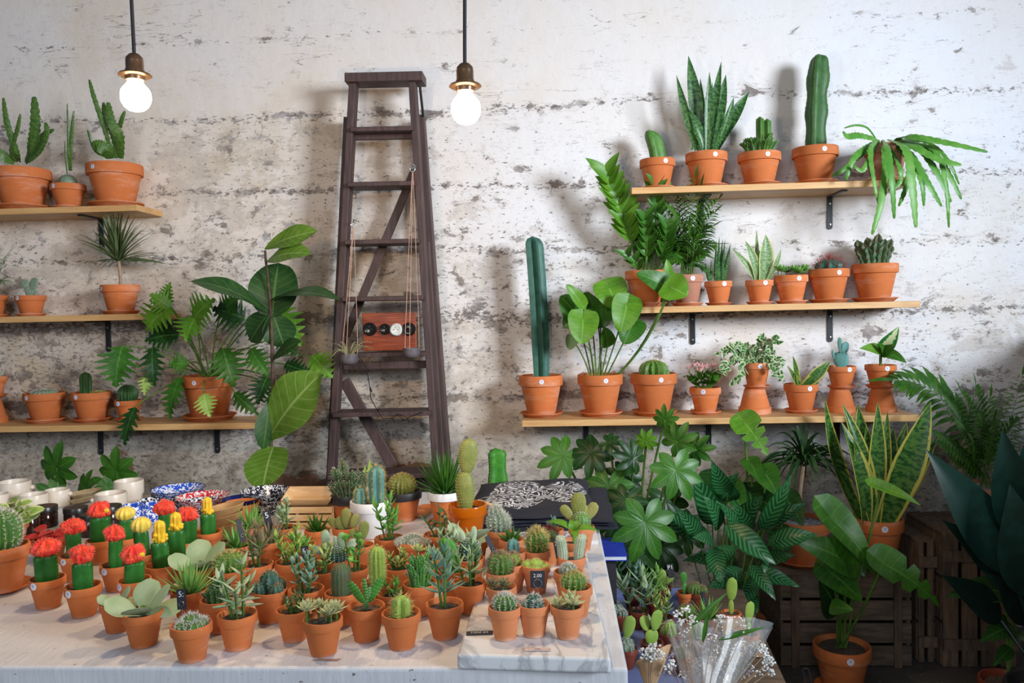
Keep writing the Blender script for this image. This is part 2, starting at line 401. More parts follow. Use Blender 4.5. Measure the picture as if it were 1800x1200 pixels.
def box(mb, lo, hi, mi=0):
    x0, y0, z0 = lo; x1, y1, z1 = hi
    vs = [(x0,y0,z0),(x1,y0,z0),(x1,y1,z0),(x0,y1,z0),(x0,y0,z1),(x1,y0,z1),(x1,y1,z1),(x0,y1,z1)]
    mb.add(vs, [(0,3,2,1),(4,5,6,7),(0,1,5,4),(1,2,6,5),(2,3,7,6),(3,0,4,7)], mi=mi)
def bevel(o, w=.002, seg=2):
    m = o.modifiers.new('bevel', 'BEVEL'); m.width = w; m.segments = seg; m.limit_method = 'ANGLE'; return o
def beam(mb, p0, p1, wx, wy, side=V((1, 0, 0)), mi=0):
    p0 = V(p0); p1 = V(p1); d = (p1-p0).normalized(); s = (side-d*side.dot(d)).normalized(); n = d.cross(s)
    vs = [p+s*a*wx/2+n*b*wy/2 for p in (p0, p1) for a, b in ((-1,-1),(1,-1),(1,1),(-1,1))]
    mb.add(vs, [(0,3,2,1),(4,5,6,7),(0,1,5,4),(1,2,6,5),(2,3,7,6),(3,0,4,7)], mi=mi)
def frame(d):
    d = d.normalized(); a = V((0, 0, 1)) if abs(d.z) < .9 else V((0, -1, 0))
    s = d.cross(a).normalized(); return s, d.cross(s).normalized()
def lathe(mb, prof, seg=28, o=(0, 0, 0), mi=0, sx=1, sy=1, M=None):
    vs = []; fs = []; uv = []
    n = len(prof)
    for i, (r, z) in enumerate(prof):
        for j in range(seg):
            a = 2*PI*j/seg
            p = V((r*cos(a)*sx, r*sin(a)*sy, z))
            if M: p = M @ p
            vs.append((p[0]+o[0], p[1]+o[1], p[2]+o[2])); uv.append((i/(n-1), j/seg))
    for i in range(n-1):
        for j in range(seg):
            k = (j+1) % seg
            fs.append((i*seg+j, i*seg+k, (i+1)*seg+k, (i+1)*seg+j))
    if prof[0][0] > 1e-5 and prof[0][0] < .9*max(p[0] for p in prof)+1: pass
    mb.add(vs, fs, uv, mi)
def tube(mb, pts, rad, seg=6, mi=0, cap=True):
    pts = [V(p) for p in pts]; n = len(pts)
    if not isinstance(rad, (list, tuple)): rad = [rad]*n
    vs = []; fs = []; uv = []; s = None
    for i, p in enumerate(pts):
        d = (pts[min(i+1, n-1)]-pts[max(i-1, 0)])
        if d.length < 1e-9: d = V((0, 0, 1))
        d.normalize()
        if s is None: s, t = frame(d)
        else:
            s = (s-d*s.dot(d)); s = s.normalized() if s.length > 1e-6 else frame(d)[0]; t = d.cross(s)
        for j in range(seg):
            a = 2*PI*j/seg; vs.append(p+(s*cos(a)+t*sin(a))*rad[i]); uv.append((i/max(1, n-1), j/seg))
    for i in range(n-1):
        for j in range(seg):
            k = (j+1) % seg; fs.append((i*seg+j, i*seg+k, (i+1)*seg+k, (i+1)*seg+j))
    if cap: fs.append(tuple(range(seg-1, -1, -1))); fs.append(tuple((n-1)*seg+j for j in range(seg)))
    mb.add(vs, fs, uv, mi)
def arc(p0, p1, sag=V((0, 0, .1)), n=8):
    p0 = V(p0); p1 = V(p1)
    return [p0.lerp(p1, t/n)+V(sag)*4*(t/n)*(1-t/n) for t in range(n+1)]
def wf(sh, t):
    if sh == 'lance': return sin(PI*t**.75)
    if sh == 'sword':
        a = .6+.4*min(1, t/.45)
        return a*(1 if t < .5 else max(0, 1-((t-.5)/.5)**1.8))
    if sh == 'strap': return min(1, .5+t*3)*(1-t**3)
    if sh == 'ovate': return max(0, sin(PI*min(1, t)**.62))**.85
    if sh == 'round': return math.sqrt(max(0, 1-(2*t-1)**2))
    if sh == 'paddle': return .18+.82*math.sqrt(max(0, 1-((t-.62)/.38)**2)) if t > .62 else .18+.82*sin(PI/2*(t/.62)**1.6)
    if sh == 'obov': return max(0, sin(PI*t**1.25))**.75
    if sh == 'heart': return max(0, sin(PI*t**.5))**.8
    if sh == 'hround': return max(0, sin(PI*t**.58))**.55
    if sh == 'lobed': return max(0, sin(PI*(.06+.94*t)**.62))*(.68+.32*cos(2*PI*6.5*t))
    if sh == 'split': return max(0, sin(PI*t**.5))**.8*(1 if (t*5) % 1 > .18 or t < .25 else .35)
    return sin(PI*t)
SHEAR = {'heart': -.42, 'hround': -.40, 'lobed': .16, 'split': -.30, 'ovate': -.08}
def leaf(mb, p0, p1, wid, sh='lance', face=V((0, -1, .5)), bend=.1, fold=.12, nu=10, nv=4, mi=0, wave=0, rng=random, twist=0):
    p0 = V(p0); p1 = V(p1); ax = p1-p0; L = ax.length
    if L < 1e-6: return
    d = ax/L; f = V(face); n = f-d*f.dot(d)
    if n.length < 1e-3: n = frame(d)[1]
    n.normalize(); s = d.cross(n)
    if sh in ('lobed', 'split'): nu = max(nu, 30)
    shr = SHEAR.get(sh, 0); ph = rng.random()*6
    vs = []; uv = []; fs = []
    for i in range(nu+1):
        t = i/nu; c = p0+ax*t+n*bend*L*4*t*(1-t); h = max(wf(sh, t), .012)*wid/2
        tw = twist*t; ss = s*cos(tw)+n*sin(tw); nn = n*cos(tw)-s*sin(tw)
        for j in range(nv+1):
            v = 2*j/nv-1
            sft = shr*L*abs(v)*((1-t)**1.5 if shr < 0 else min(1, 3*t)*(1-t)**.3)
            if shr > 0: sft = shr*L*abs(v)*(h/(wid/2))
            p = c+ss*v*h+nn*(fold*abs(v)**1.3*h*1.2)+d*sft
            if wave: p += nn*wave*wid*sin(t*9+ph+v*2)*abs(v)
            vs.append(p); uv.append((t, (v+1)/2))
    m = nv+1
    for i in range(nu):
        for j in range(nv): fs.append((i*m+j, i*m+j+1, (i+1)*m+j+1, (i+1)*m+j))
    mb.add(vs, fs, uv, mi)
def fat(mb, p0, d, L, w, th, face=V((0, 0, 1)), sh='lance', bend=.15, nr=7, seg=6, mi=0, hook=None):
    p0 = V(p0); d = V(d).normalized(); f = V(face); n = f-d*f.dot(d)
    if n.length < 1e-3: n = frame(d)[1]
    n.normalize(); s = d.cross(n); vs = []; fs = []; uv = []
    for i in range(nr+1):
        t = i/nr; c = p0+d*L*t+n*L*bend*t*t; k = max(wf(sh, .06+.94*t) if sh != 'paddle' else wf(sh, t), .05)
        for j in range(seg):
            a = 2*PI*j/seg; vs.append(c+s*cos(a)*k*w/2+n*sin(a)*k**.7*th/2); uv.append((t, j/seg))
    for i in range(nr):
        for j in range(seg):
            k = (j+1) % seg; fs.append((i*seg+j, i*seg+k, (i+1)*seg+k, (i+1)*seg+j))
    fs.append(tuple(nr*seg+j for j in range(seg)))
    mb.add(vs, fs, uv, mi)
def spine(mb, p, d, L, r, mi=1):
    s, t = frame(d)
    mb.add([p+s*r, p-s*r*.5+t*r*.87, p-s*r*.5-t*r*.87, p+d*L], [(0, 1, 3), (1, 2, 3), (2, 0, 3)], mi=mi)
def dot(mb, p, d, r, mi=1):
    s, t = frame(d)
    mb.add([p+s*r, p+t*r, p-s*r, p-t*r, p+d*r*.7], [(0, 1, 4), (1, 2, 4), (2, 3, 4), (3, 0, 4)], mi=mi)
def ribbed(mb, o, r, h, n=12, amp=.12, rows=14, spl=.01, spn=5, spr=.0005, tip='dome', lean=V((0, 0, 0)), rng=random, mi=0, smi=1, sq=None, dots=0, up=.3, den=1.0, waist=0, tipf=1.25):
    """a ribbed cactus body standing on o, with spine clusters along its ribs"""
    o = V(o); per = 4 if n > 4 else 8; seg = n*per; vs = []; fs = []; uv = []; pr = []
    for i in range(rows+1):
        t = i/rows
        if tip == 'dome': a = -PI*.36+t*PI*.86; rr = cos(a)*r; z = (sin(a)-sin(-PI*.36))/(1+sin(PI*.36))*h
        else:
            z = h*t; rr = r*(.86+.14*min(1, t*4))
            e = r*tipf/h
            if t > 1-e: rr *= math.sqrt(max(0, 1-((t-1+e)/e)**2))
            if waist: rr *= 1+waist*sin(t*PI*rng.uniform(2.9, 3.1)*2)
        pr.append((max(rr, .0002), z))
    for i, (rr, z) in enumerate(pr):
        t = i/rows; c = o+V((0, 0, z))+lean*t*t
        for j in range(seg):
            a = 2*PI*j/seg; k = 1+amp*(cos(n*a)) if n > 4 else 1+amp*(abs(cos(n*a/2))**1.7*2-1)
            vs.append(c+V((cos(a)*rr*k, sin(a)*rr*k, 0))); uv.append((t, j/seg))
    for i in range(rows):
        for j in range(seg):
            k = (j+1) % seg; fs.append((i*seg+j, i*seg+k, (i+1)*seg+k, (i+1)*seg+j))
    fs.append(tuple(rows*seg+j for j in range(seg)))
    mb.add(vs, fs, uv, mi)
    if spn or dots:
        sub = max(rows, int(rows*den))
        for i in range(1, sub+1):
            tt = i/sub*rows; i0 = min(rows-1, int(tt)); fr = tt-i0
            rr = pr[i0][0]*(1-fr)+pr[i0+1][0]*fr; z = pr[i0][1]*(1-fr)+pr[i0+1][1]*fr; t = tt/rows
            if rr < r*.08 and i < sub: continue
            for q in range(n):
                a = 2*PI*q/n; out = V((cos(a), sin(a), up+ (t*1.3 if tip == 'dome' else (1.0 if t > .93 else 0)))).normalized()
                p = o+V((cos(a)*rr*(1+amp), sin(a)*rr*(1+amp), z))+lean*t*t
                if dots: dot(mb, p, out, dots, smi)
                for _ in range(spn):
                    dd = (out+V((rng.uniform(-.8, .8), rng.uniform(-.8, .8), rng.uniform(-.8, .8)))).normalized()
                    spine(mb, p, dd, spl*rng.uniform(.6, 1.1), spr, smi)
def pad(mb, p0, d, L, w, th, face=V((0, -1, 0)), rng=random, mi=0, smi=1, dots=.0012, spl=0, nd_=7, slim=0):
    """an opuntia pad with rows of areoles"""
    p0 = V(p0); d = V(d).normalized(); f = V(face); n = f-d*f.dot(d)
    n = n.normalized() if n.length > 1e-3 else frame(d)[1]; s = d.cross(n)
    nr, seg = 10, 12; vs = []; fs = []; uv = []
    def prof(t): return max(.12 if t < .5 else .03, math.sqrt(max(0, 1-(2*t-1)**2))**.85*(.80+.25*t))
    for i in range(nr+1):
        t = i/nr; k = prof(t)
        for j in range(seg):
            a = 2*PI*j/seg; vs.append(p0+d*L*t+s*cos(a)*k*w/2+n*sin(a)*k*th/2); uv.append((t, j/seg))
    for i in range(nr):
        for j in range(seg):
            k = (j+1) % seg; fs.append((i*seg+j, i*seg+k, (i+1)*seg+k, (i+1)*seg+j))
    fs.append(tuple(nr*seg+j for j in range(seg)))
    mb.add(vs, fs, uv, mi)
    if dots or spl:
        for i in range(1, nd_+1):
            t = i/(nd_+.7); k = prof(t); m = max(3, int(nd_*k*1.7))
            for j in range(m):
                a = 2*PI*(j+.5*(i % 2))/m; nn = (s*cos(a)*th/w+n*sin(a)+d*(t-.5)*.5).normalized()
                p = p0+d*L*t+s*cos(a)*k*w/2+n*sin(a)*k*th/2
                if dots: dot(mb, p, nn, dots, smi)
                if spl:
                    for _ in range(2): spine(mb, p, (nn+V((rng.uniform(-.6, .6), rng.uniform(-.6, .6), rng.uniform(-.4, .8)))).normalized(), spl, .0004, smi)

# ------------------------------------------------------------------ pots
def make_pot(root, R, H, m=TERRA, sticker=None, soil=SOIL, z=0.0, soilz=None, name='pot', band=None, face=0.0, fill=.88):
    """a clay pot with rim band, real wall thickness; returns soil height"""
    mb = MB(); Rb = R*.64; hr = H*.26; th = R*.09
    pf = [(0, z), (Rb*.96, z), (Rb, z+H*.02), (R*.90, z+H-hr), (R*.985, z+H-hr*.98), (R, z+H-hr*.9), (R, z+H-H*.025), (R*.98, z+H), (R-th, z+H), (R-th*1.3, z+H-H*.03), (R*.80, z+H*.75), (Rb*.8, z+H*.2)]
    lathe(mb, pf, 32)
    mats = [m]
    if band:   # painted upper part of the pot
        mats.append(band[0]); lim = z+H*band[1]
        mb.mi = [1 if sum(mb.v[i][2] for i in f)/4 > lim else 0 for f in mb.f]
    p = mb.build(name, mats, root)
    sz = z+H*fill if soilz is None else soilz
    sb = MB(); rs = R*.80+(R*.08)*0
    rr = random.Random(int(R*1e5)+int(H*1e4))
    vs = [(0, 0, sz+.002)]; fs = []; N = 20
    for q, rf in enumerate((.5, .97)):
        for j in range(N):
            a = 2*PI*j/N; vs.append((rs*rf*cos(a), rs*rf*sin(a), sz+rr.uniform(-.001, .0015)))
    for j in range(N):
        k = (j+1) % N; fs.append((0, 1+j, 1+k)); fs.append((1+j, 1+N+j, 1+N+k, 1+k))
    sb.add(vs, fs)
    if soil is GRAVEL or R > .045:
        for _ in range(60 if soil is GRAVEL else 14):
            a = rr.uniform(0, 6.3); q = rs*math.sqrt(rr.random())*.95
            dot(sb, V((q*cos(a), q*sin(a), sz)), V((0, 0, 1)), rr.uniform(.002, .006 if soil is GRAVEL else .003), 0)
    sb.build('gravel' if soil is GRAVEL else 'soil', soil, root)
    if sticker is not None:
        st = MB(); rad, hh = sticker[1] if len(sticker) > 1 else .007, sticker[0]
        a = hh; ca, sa = cos(a), sin(a); nrm = V((sa, -ca, 0)); c = nrm*(R+.0006)+V((0, 0, z+H-hr*.5))
        sd = V((ca, sa, 0)); N = 16
        vs = [c]+[c+sd*rad*cos(2*PI*j/N)+V((0, 0, rad*sin(2*PI*j/N)))-nrm*(rad*cos(2*PI*j/N))**2/(2*R) for j in range(N)]
        st.add(vs, [(0, 1+j, 1+(j+1) % N) for j in range(N)])
        # the little handwritten mark
        c2 = c+nrm*.0004
        for (x0, y0, x1, y1) in ((-.3, .1, .25, .1), (.25, .1, -.1, -.4), (-.3, .35, .2, .35)):
            a0 = c2+sd*rad*x0+V((0, 0, rad*y0)); a1 = c2+sd*rad*x1+V((0, 0, rad*y1)); w_ = V((0, 0, rad*.07))
            st.add([a0-w_, a1-w_, a1+w_, a0+w_], [(0, 1, 2, 3)], mi=1)
        st.build('price_sticker', [STICK, flat('grey_ink', (.25, .25, .4), .6)], p, smooth=False)
    return sz
def saucer(loc, R, label, m=TERRA, group=None):
    mb = MB(); h = R*.20
    lathe(mb, [(0, 0), (R*.78, 0), (R*.82, h*.1), (R*.97, h*.75), (R, h*.8), (R, h), (R*.94, h), (R*.80, h*.35), (0, h*.33)], 32)
    o = mb.build('saucer', m); o.location = loc
    return tag(o, label, 'saucer', group or 'terracotta saucers')

# ------------------------------------------------------------------ plants (every function adds parts to root; z = soil height)
def P_ball(root, z, r, h, rng, mat='green', sp=SPW, n=14, spl=.008, spn=4, lean=(0, 0, 0), amp=.1, rows=10, dots=0, xy=(0, 0), name='cactus_body', up=.3):
    mb = MB(); ribbed(mb, (xy[0], xy[1], z-.002), r, h, n, amp, rows, spl*1.25, spn+1, .00062, rng=rng, lean=V(lean), dots=dots, up=up)
    return mb.build(name, [CG[mat], sp], root)
def P_col(root, z, r, h, rng, mat='green', sp=SPW, n=8, spl=.008, spn=3, lean=(0, 0, 0), amp=.18, rows=22, dots=0, xy=(0, 0), waist=0, spr=.00045, name='cactus_stem', tipf=1.25):
    mb = MB(); ribbed(mb, (xy[0], xy[1], z-.002), r, h, n, amp, rows, spl, spn, spr, 'col', V(lean), rng, dots=dots, waist=waist, tipf=tipf)
    return mb.build(name, [CG[mat], sp], root)
def P_cluster(root, z, R, h, rng, k=5, mat='grey', sp=SPW, spl=.007, spn=4, n=9, tall=1.0):
    for i in range(k):
        a = i*2.4+rng.random(); q = R*(.0 if i == 0 else .55)
        rr = R*(.5 if i == 0 else rng.uniform(.32, .45)); hh = h*(1 if i == 0 else rng.uniform(.5, .85))
        P_ball(root, z, rr, hh, rng, mat, sp, n, spl*.9, max(1, spn-4), xy=(cos(a)*q, sin(a)*q), rows=8, name='cactus_head')
def P_pads(root, z, W, H, rng, spec, mat='green', sp=SPW, dots=.0011, spl=0, nd_=7, th=.22):
    """spec: (parent index or -1, x and z of the start, angle, length, width) in units of H"""
    for (x, zz, ang, L, w_) in spec:
        mb = MB(); d = V((sin(ang), rng.uniform(-.12, .12), cos(ang)))
        pad(mb, V((x*H, rng.uniform(-.003, .003), z+zz*H-.002)), d, L*H, w_*H, max(.006, w_*H*th), V((rng.uniform(-.4, .4), -1, 0)), rng, dots=dots, spl=spl, nd_=nd_)
        mb.build('pad', [CG[mat], sp], root)
def P_moon(root, z, sw, sh, tw, th, rng, col='red'):
    mb = MB(); ribbed(mb, (0, 0, z-.002), sw/2*1.05, sh*1.05, 3, .24, 16, 0, 0, 0, 'col', V((rng.uniform(-.004, .004), 0, 0)), rng, tipf=.4)
    for q in range(3):
        for i in range(1, 6): dot(mb, V((cos(2*PI*q/3)*sw*.62, sin(2*PI*q/3)*sw*.62, z+sh*i/6.5)), V((cos(2*PI*q/3), sin(2*PI*q/3), 0)), .0009, 1)
    mb.build('rootstock', [CG['graft'], SPW], root)
    hb = MB(); zt = z+sh*.93
    if col == 'red':
        ribbed(hb, (0, 0, zt-.002), tw/2*.88, th*1.15, 9, .18, 9, .0045, 3, .0008, rng=rng, den=1.3)
        for i in range(7):
            a = i*.9+rng.random()*.4; ribbed(hb, (cos(a)*tw*.36, sin(a)*tw*.36, zt+th*rng.uniform(.0, .6)), tw*.20, tw*.34, 7, .1, 6, .0035, 3, .0006, rng=rng)
        hb.build('grafted_head', [REDF, REDT], root)
        if rng.random() < .6: hb = MB(); sd = rng.choice((-1, 1)); ribbed(hb, (sd*tw*.47, -.004, zt+th*.35), tw*.13, tw*.24, 7, .1, 6, .002, 2, .0005, rng=rng); hb.build('yellow_bud', [YELF2, SPY], root)
    elif col == 'ball':
        ribbed(hb, (0, 0, zt), tw/2, th, 12, .08, 12, .0025, 3, .0004, rng=rng)
        hb.build('grafted_head', [YELF, SPW], root)
    else:
        ribbed(hb, (0, 0, zt), tw*.34, th, 9, .10, 12, .002, 2, .0005, 'col', rng=rng)
        for i in range(7):
            a = i*1.05+rng.random()*.4; ribbed(hb, (cos(a)*tw*.36, sin(a)*tw*.36, zt+th*rng.uniform(.0, .3)), tw*.16, tw*.27, 6, .06, 6, .001, 1, .0004, rng=rng)
        hb.build('grafted_head', [YELF2, SPY], root)
def P_rosettes(root, z, W, H, rng, k=1, mat='cream', nl=16, ll=None, up=.5, lw=.36, th=.3):
    mb = MB()
    for i in range(k):
        a = i*2.4+rng.random(); q = 0 if k == 1 else W*.30*(1 if i else .2); c = V((cos(a)*q, sin(a)*q, z))
        st = H*(.35 if k > 1 else .1)*rng.uniform(.6, 1.6)
        tube(mb, [c, c+V((0, 0, st))], .0018, 5, 1); top = c+V((0, 0, st)); L = ll or (W*.5 if k == 1 else W*.3)
        for j in range(nl):
            t = j/nl; el = .15+t*1.25*up*1.6; aa = j*2.4
            d = V((cos(aa)*cos(el), sin(aa)*cos(el), sin(el))); l = L*(1-.45*t)
            fat(mb, top+V((0, 0, t*L*.12)), d, l, l*lw, l*lw*th, V((0, 0, 1)), 'lance', .18)
    mb.build('rosette', [G[mat], G['stem']], root)
def P_stems(root, z, W, H, rng, k=5, mat='jade', sh='lance', ll=.5, lw=.25, pairs=5, spread=.5, th=.35, droop=0, flatl=False, top=True):
    """upright stems carrying opposite leaves"""
    mb = MB()
    for i in range(k):
        a = i*2.4+rng.random(); q = W*.16*rng.random()
        lean = spread*W*.5*(0 if i == 0 else 1)*rng.uniform(.5, 1); hh = H*(1 if i == 0 else rng.uniform(.55, .95))
        b = V((cos(a)*q, sin(a)*q, z-.003)); t = b+V((cos(a)*lean, sin(a)*lean, hh))
        pts = arc(b, t, V((0, 0, .1*hh)), 6); tube(mb, pts, [.0022]*7, 5, 1)
        for p in range(pairs):
            f = (p+1.2)/(pairs+.4); f = min(1, f); c = b.lerp(t, f)+V((0, 0, .4*hh*f*(1-f)))
            for s in (0, PI):
                aa = p*1.45+s+rng.uniform(-.3, .3)+i; el = .1+.9*f*(1 if top else .3)-droop; lwk = lw*1.25
                d = V((cos(aa)*cos(el), sin(aa)*cos(el), sin(el))); l = ll*H*rng.uniform(.75, 1.1)*(1-.3*f)
                if flatl: leaf(mb, c, c+d*l, l*lw, sh, V((0, 0, 1)), .08, .15, 7, 2, rng=rng)
                else: fat(mb, c, d, l, l*lwk, l*lwk*th, V((0, 0, 1)), sh, .1-droop*.3)
    mb.build('foliage', [G[mat], G['stem']], root)
def P_spiky(root, z, W, H, rng, n=30, mat='jade', lw=.006, th=.5, droop=.3, flatl=False, bw=.3, mi2=None):
    mb = MB()
    for i in range(n):
        t = i/n; a = i*2.4; el = .25+1.2*t+rng.uniform(-.1, .1)
        L = math.hypot(W*.55*cos(el), H*sin(el))*rng.uniform(.8, 1.08)
        d = V((cos(a)*cos(el), sin(a)*cos(el), sin(el))); b = V((cos(a)*W*.04, sin(a)*W*.04, z-.002+t*H*.08))
        if flatl: leaf(mb, b, b+d*L-V((0, 0, droop*L*cos(el)*.5)), lw, 'strap', V((0, 0, 1)), droop*.3, .25, 8, 2, rng=rng)
        else: fat(mb, b, d, L, lw, lw*th, V((0, 0, 1)), 'lance', -droop*.4+.15)
    mb.build('foliage', [G[mat]], root)
def P_paddles(root, z, W, H, rng, n=6, mat='pale', lw=.75, spec=None):
    mb = MB()
    tube(mb, [V((0, 0, z-.003)), V((0, 0, z+H*.25))], .004, 6, 1)
    for i in range(n):
        if spec: a, el, l, w_ = spec[i]
        else: a = i*1.57+rng.uniform(-.2, .2)+.4; el = .15+.9*(i//2)/(n/2); l = 1; w_ = lw
        L = math.hypot(W*.5*cos(el), H*sin(el)*.9)*l
        d = V((cos(a)*cos(el), sin(a)*cos(el), sin(el))); fc = V((-cos(a)*sin(el), -sin(a)*sin(el), cos(el)+.01))
        fat(mb, V((0, 0, z+H*.05*i/n)), d, L, L*w_, .0045, fc+V((0, -.4, 0)), 'paddle', .04, 9, 8)
    mb.build('foliage', [G[mat], G['stem']], root)
def P_sticks(root, z, W, H, rng, n=12, mat='bright', r=.0035, sp=SPW, bumps=True):
    for i in range(n):
        a = i*2.4; q = W*.22*math.sqrt(i/n); b = V((cos(a)*q, sin(a)*q, z-.002)); hh = H*rng.uniform(.55, 1)*(1-.25*i/n)
        mb = MB(); ribbed(mb, b, r, hh, 6, .25, 12, .003, 1 if bumps else 0, .0004, 'col', V((cos(a)*W*.22*rng.random(), sin(a)*W*.22*rng.random(), 0)), rng)
        if rng.random() < .7:
            ribbed(mb, b+V((cos(a)*r, sin(a)*r, hh*.45)), r*.8, hh*.4, 6, .25, 8, .003, 1 if bumps else 0, .0004, 'col', V((cos(a+1)*W*.2, sin(a+1)*W*.2, 0)), rng)
        mb.build('cactus_stem', [CG[mat], sp], root)
def frond(mb, p0, p1, sag, n, ll, lw, rng, droop=.4, side=None, mi=0, smi=1, r=.0018):
    pts = arc(p0, p1, sag, 10); tube(mb, pts, [r*(1-.07*i) for i in range(11)], 5, smi)
    for i in range(n):
        t = .22+.78*(i+.5)/n; k = t*10; i0 = min(9, int(k)); c = pts[i0].lerp(pts[i0+1], k-i0); d = (pts[i0+1]-pts[i0]).normalized()
        sd = d.cross(V((0, -.6, .8)) if side is None else side).normalized()
        for s in (-1, 1):
            l = ll*(sin(PI*min(1, .25+.7*t))**.7)*rng.uniform(.85, 1.1)
            e = c+(d*.65+sd*s*.8-V((0, 0, droop*.6))).normalized()*l
            leaf(mb, c, e, lw, 'lance', V((0, -.5, 1)), .12, .15, 5, 2, mi, rng=rng)
    c = pts[-1]; leaf(mb, c, c+(pts[-1]-pts[-2]).normalized()*ll*.8, lw, 'lance', V((0, -.5, 1)), .05, .1, 5, 2, mi)
def fan(mb, c, d, n_, R, k=8, lw=.30, mi=0, rng=random, droop=.1):
    """a palmate leaf: lobes joined at the leaf's centre. d: middle lobe's direction, n_: facing"""
    d = V(d).normalized(); n_ = V(n_); n_ = (n_-d*n_.dot(d)).normalized(); s = d.cross(n_)
    for i in range(k):
        a = (i-(k-1)/2)*(2*PI*.80/(k-1)); dd = d*cos(a)+s*sin(a); l = R*(1-.35*abs(a)/PI)*rng.uniform(.9, 1.05)
        leaf(mb, c-dd*l*.03, c+dd*l-n_*l*droop, R*lw*1.05, 'obov', n_, .07, .14, 9, 4, mi, rng=rng)

# ------------------------------------------------------------------ the setting
WY = 3.35
mb = MB(); box(mb, (-3.2, WY, -.05), (3.8, WY+.12, 3.3))
struct(mb.build('wall_back', wallmat(), smooth=False))
mb = MB(); box(mb, (-3.2, -1.0, -.06), (3.8, WY, 0))
struct(mb.build('floor', floormat(), smooth=False))
mb = MB(); box(mb, (2.02, .95, 0), (2.12, 3.34, 1.2)); box(mb, (1.98, .93, 1.2), (2.16, 3.345, 1.235))
struct(mb.build('shade_partition_1', woodm('dark_partition_wood', (.10, .05, .03), (.05, .025, .015), (20, 20, 2)), smooth=False))  # half-height partition outside the view, added to keep window light off the floor
# exposed bricks where the plaster has come off
BRICK = flat('old_brick', (.13, .065, .04), .9, c2=(.09, .055, .04), nbump=.5)
# ------------------------------------------------------------------ table and marble
TZ = .75; XR = .108
mb = MB(); TY0 = atz(500, 1173, TZ).y
box(mb, (-2.5, TY0, TZ-.055), (XR, 2.62, TZ))
tbl = empty('table', (-1.2, 1.99, 0), 'long white painted table with chipped edges covered in small potted cacti', 'table')
o = mb.build('tabletop', tablemat(), smooth=False); o.parent = tbl; o.location = (1.2, -1.99, 0); bevel(o, .006, 3)
APR = flat('grey_white_apron', (.55, .55, .57), .5)
mb = MB(); box(mb, (-2.42, 1.42, TZ-.16), (XR-.06, 1.445, TZ-.055)); box(mb, (XR-.085, 1.42, TZ-.16), (XR-.06, 2.56, TZ-.055)); box(mb, (-2.42, 2.53, TZ-.16), (XR-.06, 2.555, TZ-.055))
o = mb.build('apron', APR, smooth=False); o.parent = tbl; o.location = (1.2, -1.99, 0)
for (lx, ly) in ((-2.4, 1.44), (XR-.13, 1.44), (-2.4, 2.46), (XR-.13, 2.46)):
    mb = MB(); beam(mb, (lx+.035, ly+.035, 0), (lx+.035, ly+.035, TZ-.055), .07, .07)
    o = mb.build('leg', APR, smooth=False); o.parent = tbl; o.location = (1.2, -1.99, 0); bevel(o)
MZ = TZ+.026
a, b_, c_, d_ = atz(803, 1150, MZ), atz(1074, 1157, MZ), atz(1031, 969, MZ), atz(868, 950, MZ)
b_.x = min(b_.x, XR-.01); c_.x = min(c_.x, XR-.006)
mb = MB(); vs = [V((p.x, p.y, z)) for z in (TZ, MZ) for p in (a, b_, c_, d_)]
mb.add(vs, [(3, 2, 1, 0), (4, 5, 6, 7), (0, 1, 5, 4), (1, 2, 6, 5), (2, 3, 7, 6), (3, 0, 4, 7)])
o = mb.build('marble_slab', marblemat(), smooth=False); bevel(o, .005, 3)
tag(o, 'thick grey-veined white marble slab carrying tiny cactus pots at the table corner', 'marble slab')

# ------------------------------------------------------------------ shelves and brackets
def sz(px, py, Y): return at(px, py, Y).z
YF = 3.12
def shelf(name_label, xl, xr, px, py, yf=YF):
    z = sz(px, py, yf); X0 = at(xl, py, yf).x; X1 = at(xr, py, yf).x
    mb = MB(); box(mb, (X0, yf, z-.025), (X1, WY-.001, z))
    o = mb.build('wall_shelf', SHELFW, smooth=False, loc=((X0+X1)/2, WY, z)); bevel(o, .002)
    tag(o, name_label, 'shelf', 'light wood wall shelves'); return z
YL = 3.14
Z_RT = shelf('short light wood shelf holding the trailing cactus, topmost beside the palm', 1110, 1600, 1360, 322, 3.12)
Z_RM = shelf('light wood shelf holding the feathery palm and small snake plants', 1113, 1618, 1365, 534)
Z_RL = shelf('long light wood shelf with the tall blue cactus and upturned pots', 917, 1617, 1266, 734, 3.09)
Z_LT = shelf('light wood shelf beside the first hanging bulb with leafy cactus pots', -200, 241, 120, 363, YL)
Z_LM = shelf('light wood shelf under the spiky dracaena pot', -200, 276, 120, 554, YL)
Z_LL = shelf('light wood shelf carrying the big philodendron pot', -200, 450, 225, 746, YL-.02)
def bracket(px, z, yf, label):
    x = at(px, 600 if False else 550, 3.33).x
    mb = MB(); zt = z-.0255; L = .135; w_ = .011
    y0 = WY-.0005; y1 = WY-.007
    for k in range(9):    # rounded bend of the flat bar
        pass
    box(mb, (x-w_, y1, zt-L+.011), (x+w_, y0, zt-.004)); box(mb, (x-w_, yf+.055, zt-.006), (x+w_, y0, zt))
    N = 10; vs = []
    for yy in (y1, y0): vs += [(x+w_*cos(PI+PI*j/N), yy, zt-L+.011+w_*sin(PI+PI*j/N)) for j in range(N+1)]
    m = N+1; mb.add(vs, [tuple(range(m)), tuple(range(2*m-1, m-1, -1))]+[(j+1, j, m+j, m+j+1) for j in range(N)])
    o = mb.build('bracket', BLKMET, smooth=False, loc=(x, WY, zt)); bevel(o, .001)
    tag(o, label, 'shelf bracket', 'black steel shelf brackets')
    for dz in (-.03, -.115):
        s = MB(); lathe(s, [(.0042, 0), (.0036, .0018), (0, .0022)], 10, M=Matrix.Rotation(PI/2, 3, 'X'))
        q = s.build('screw', SCREW, o); q.location = (0, y1-WY, dz+.0)
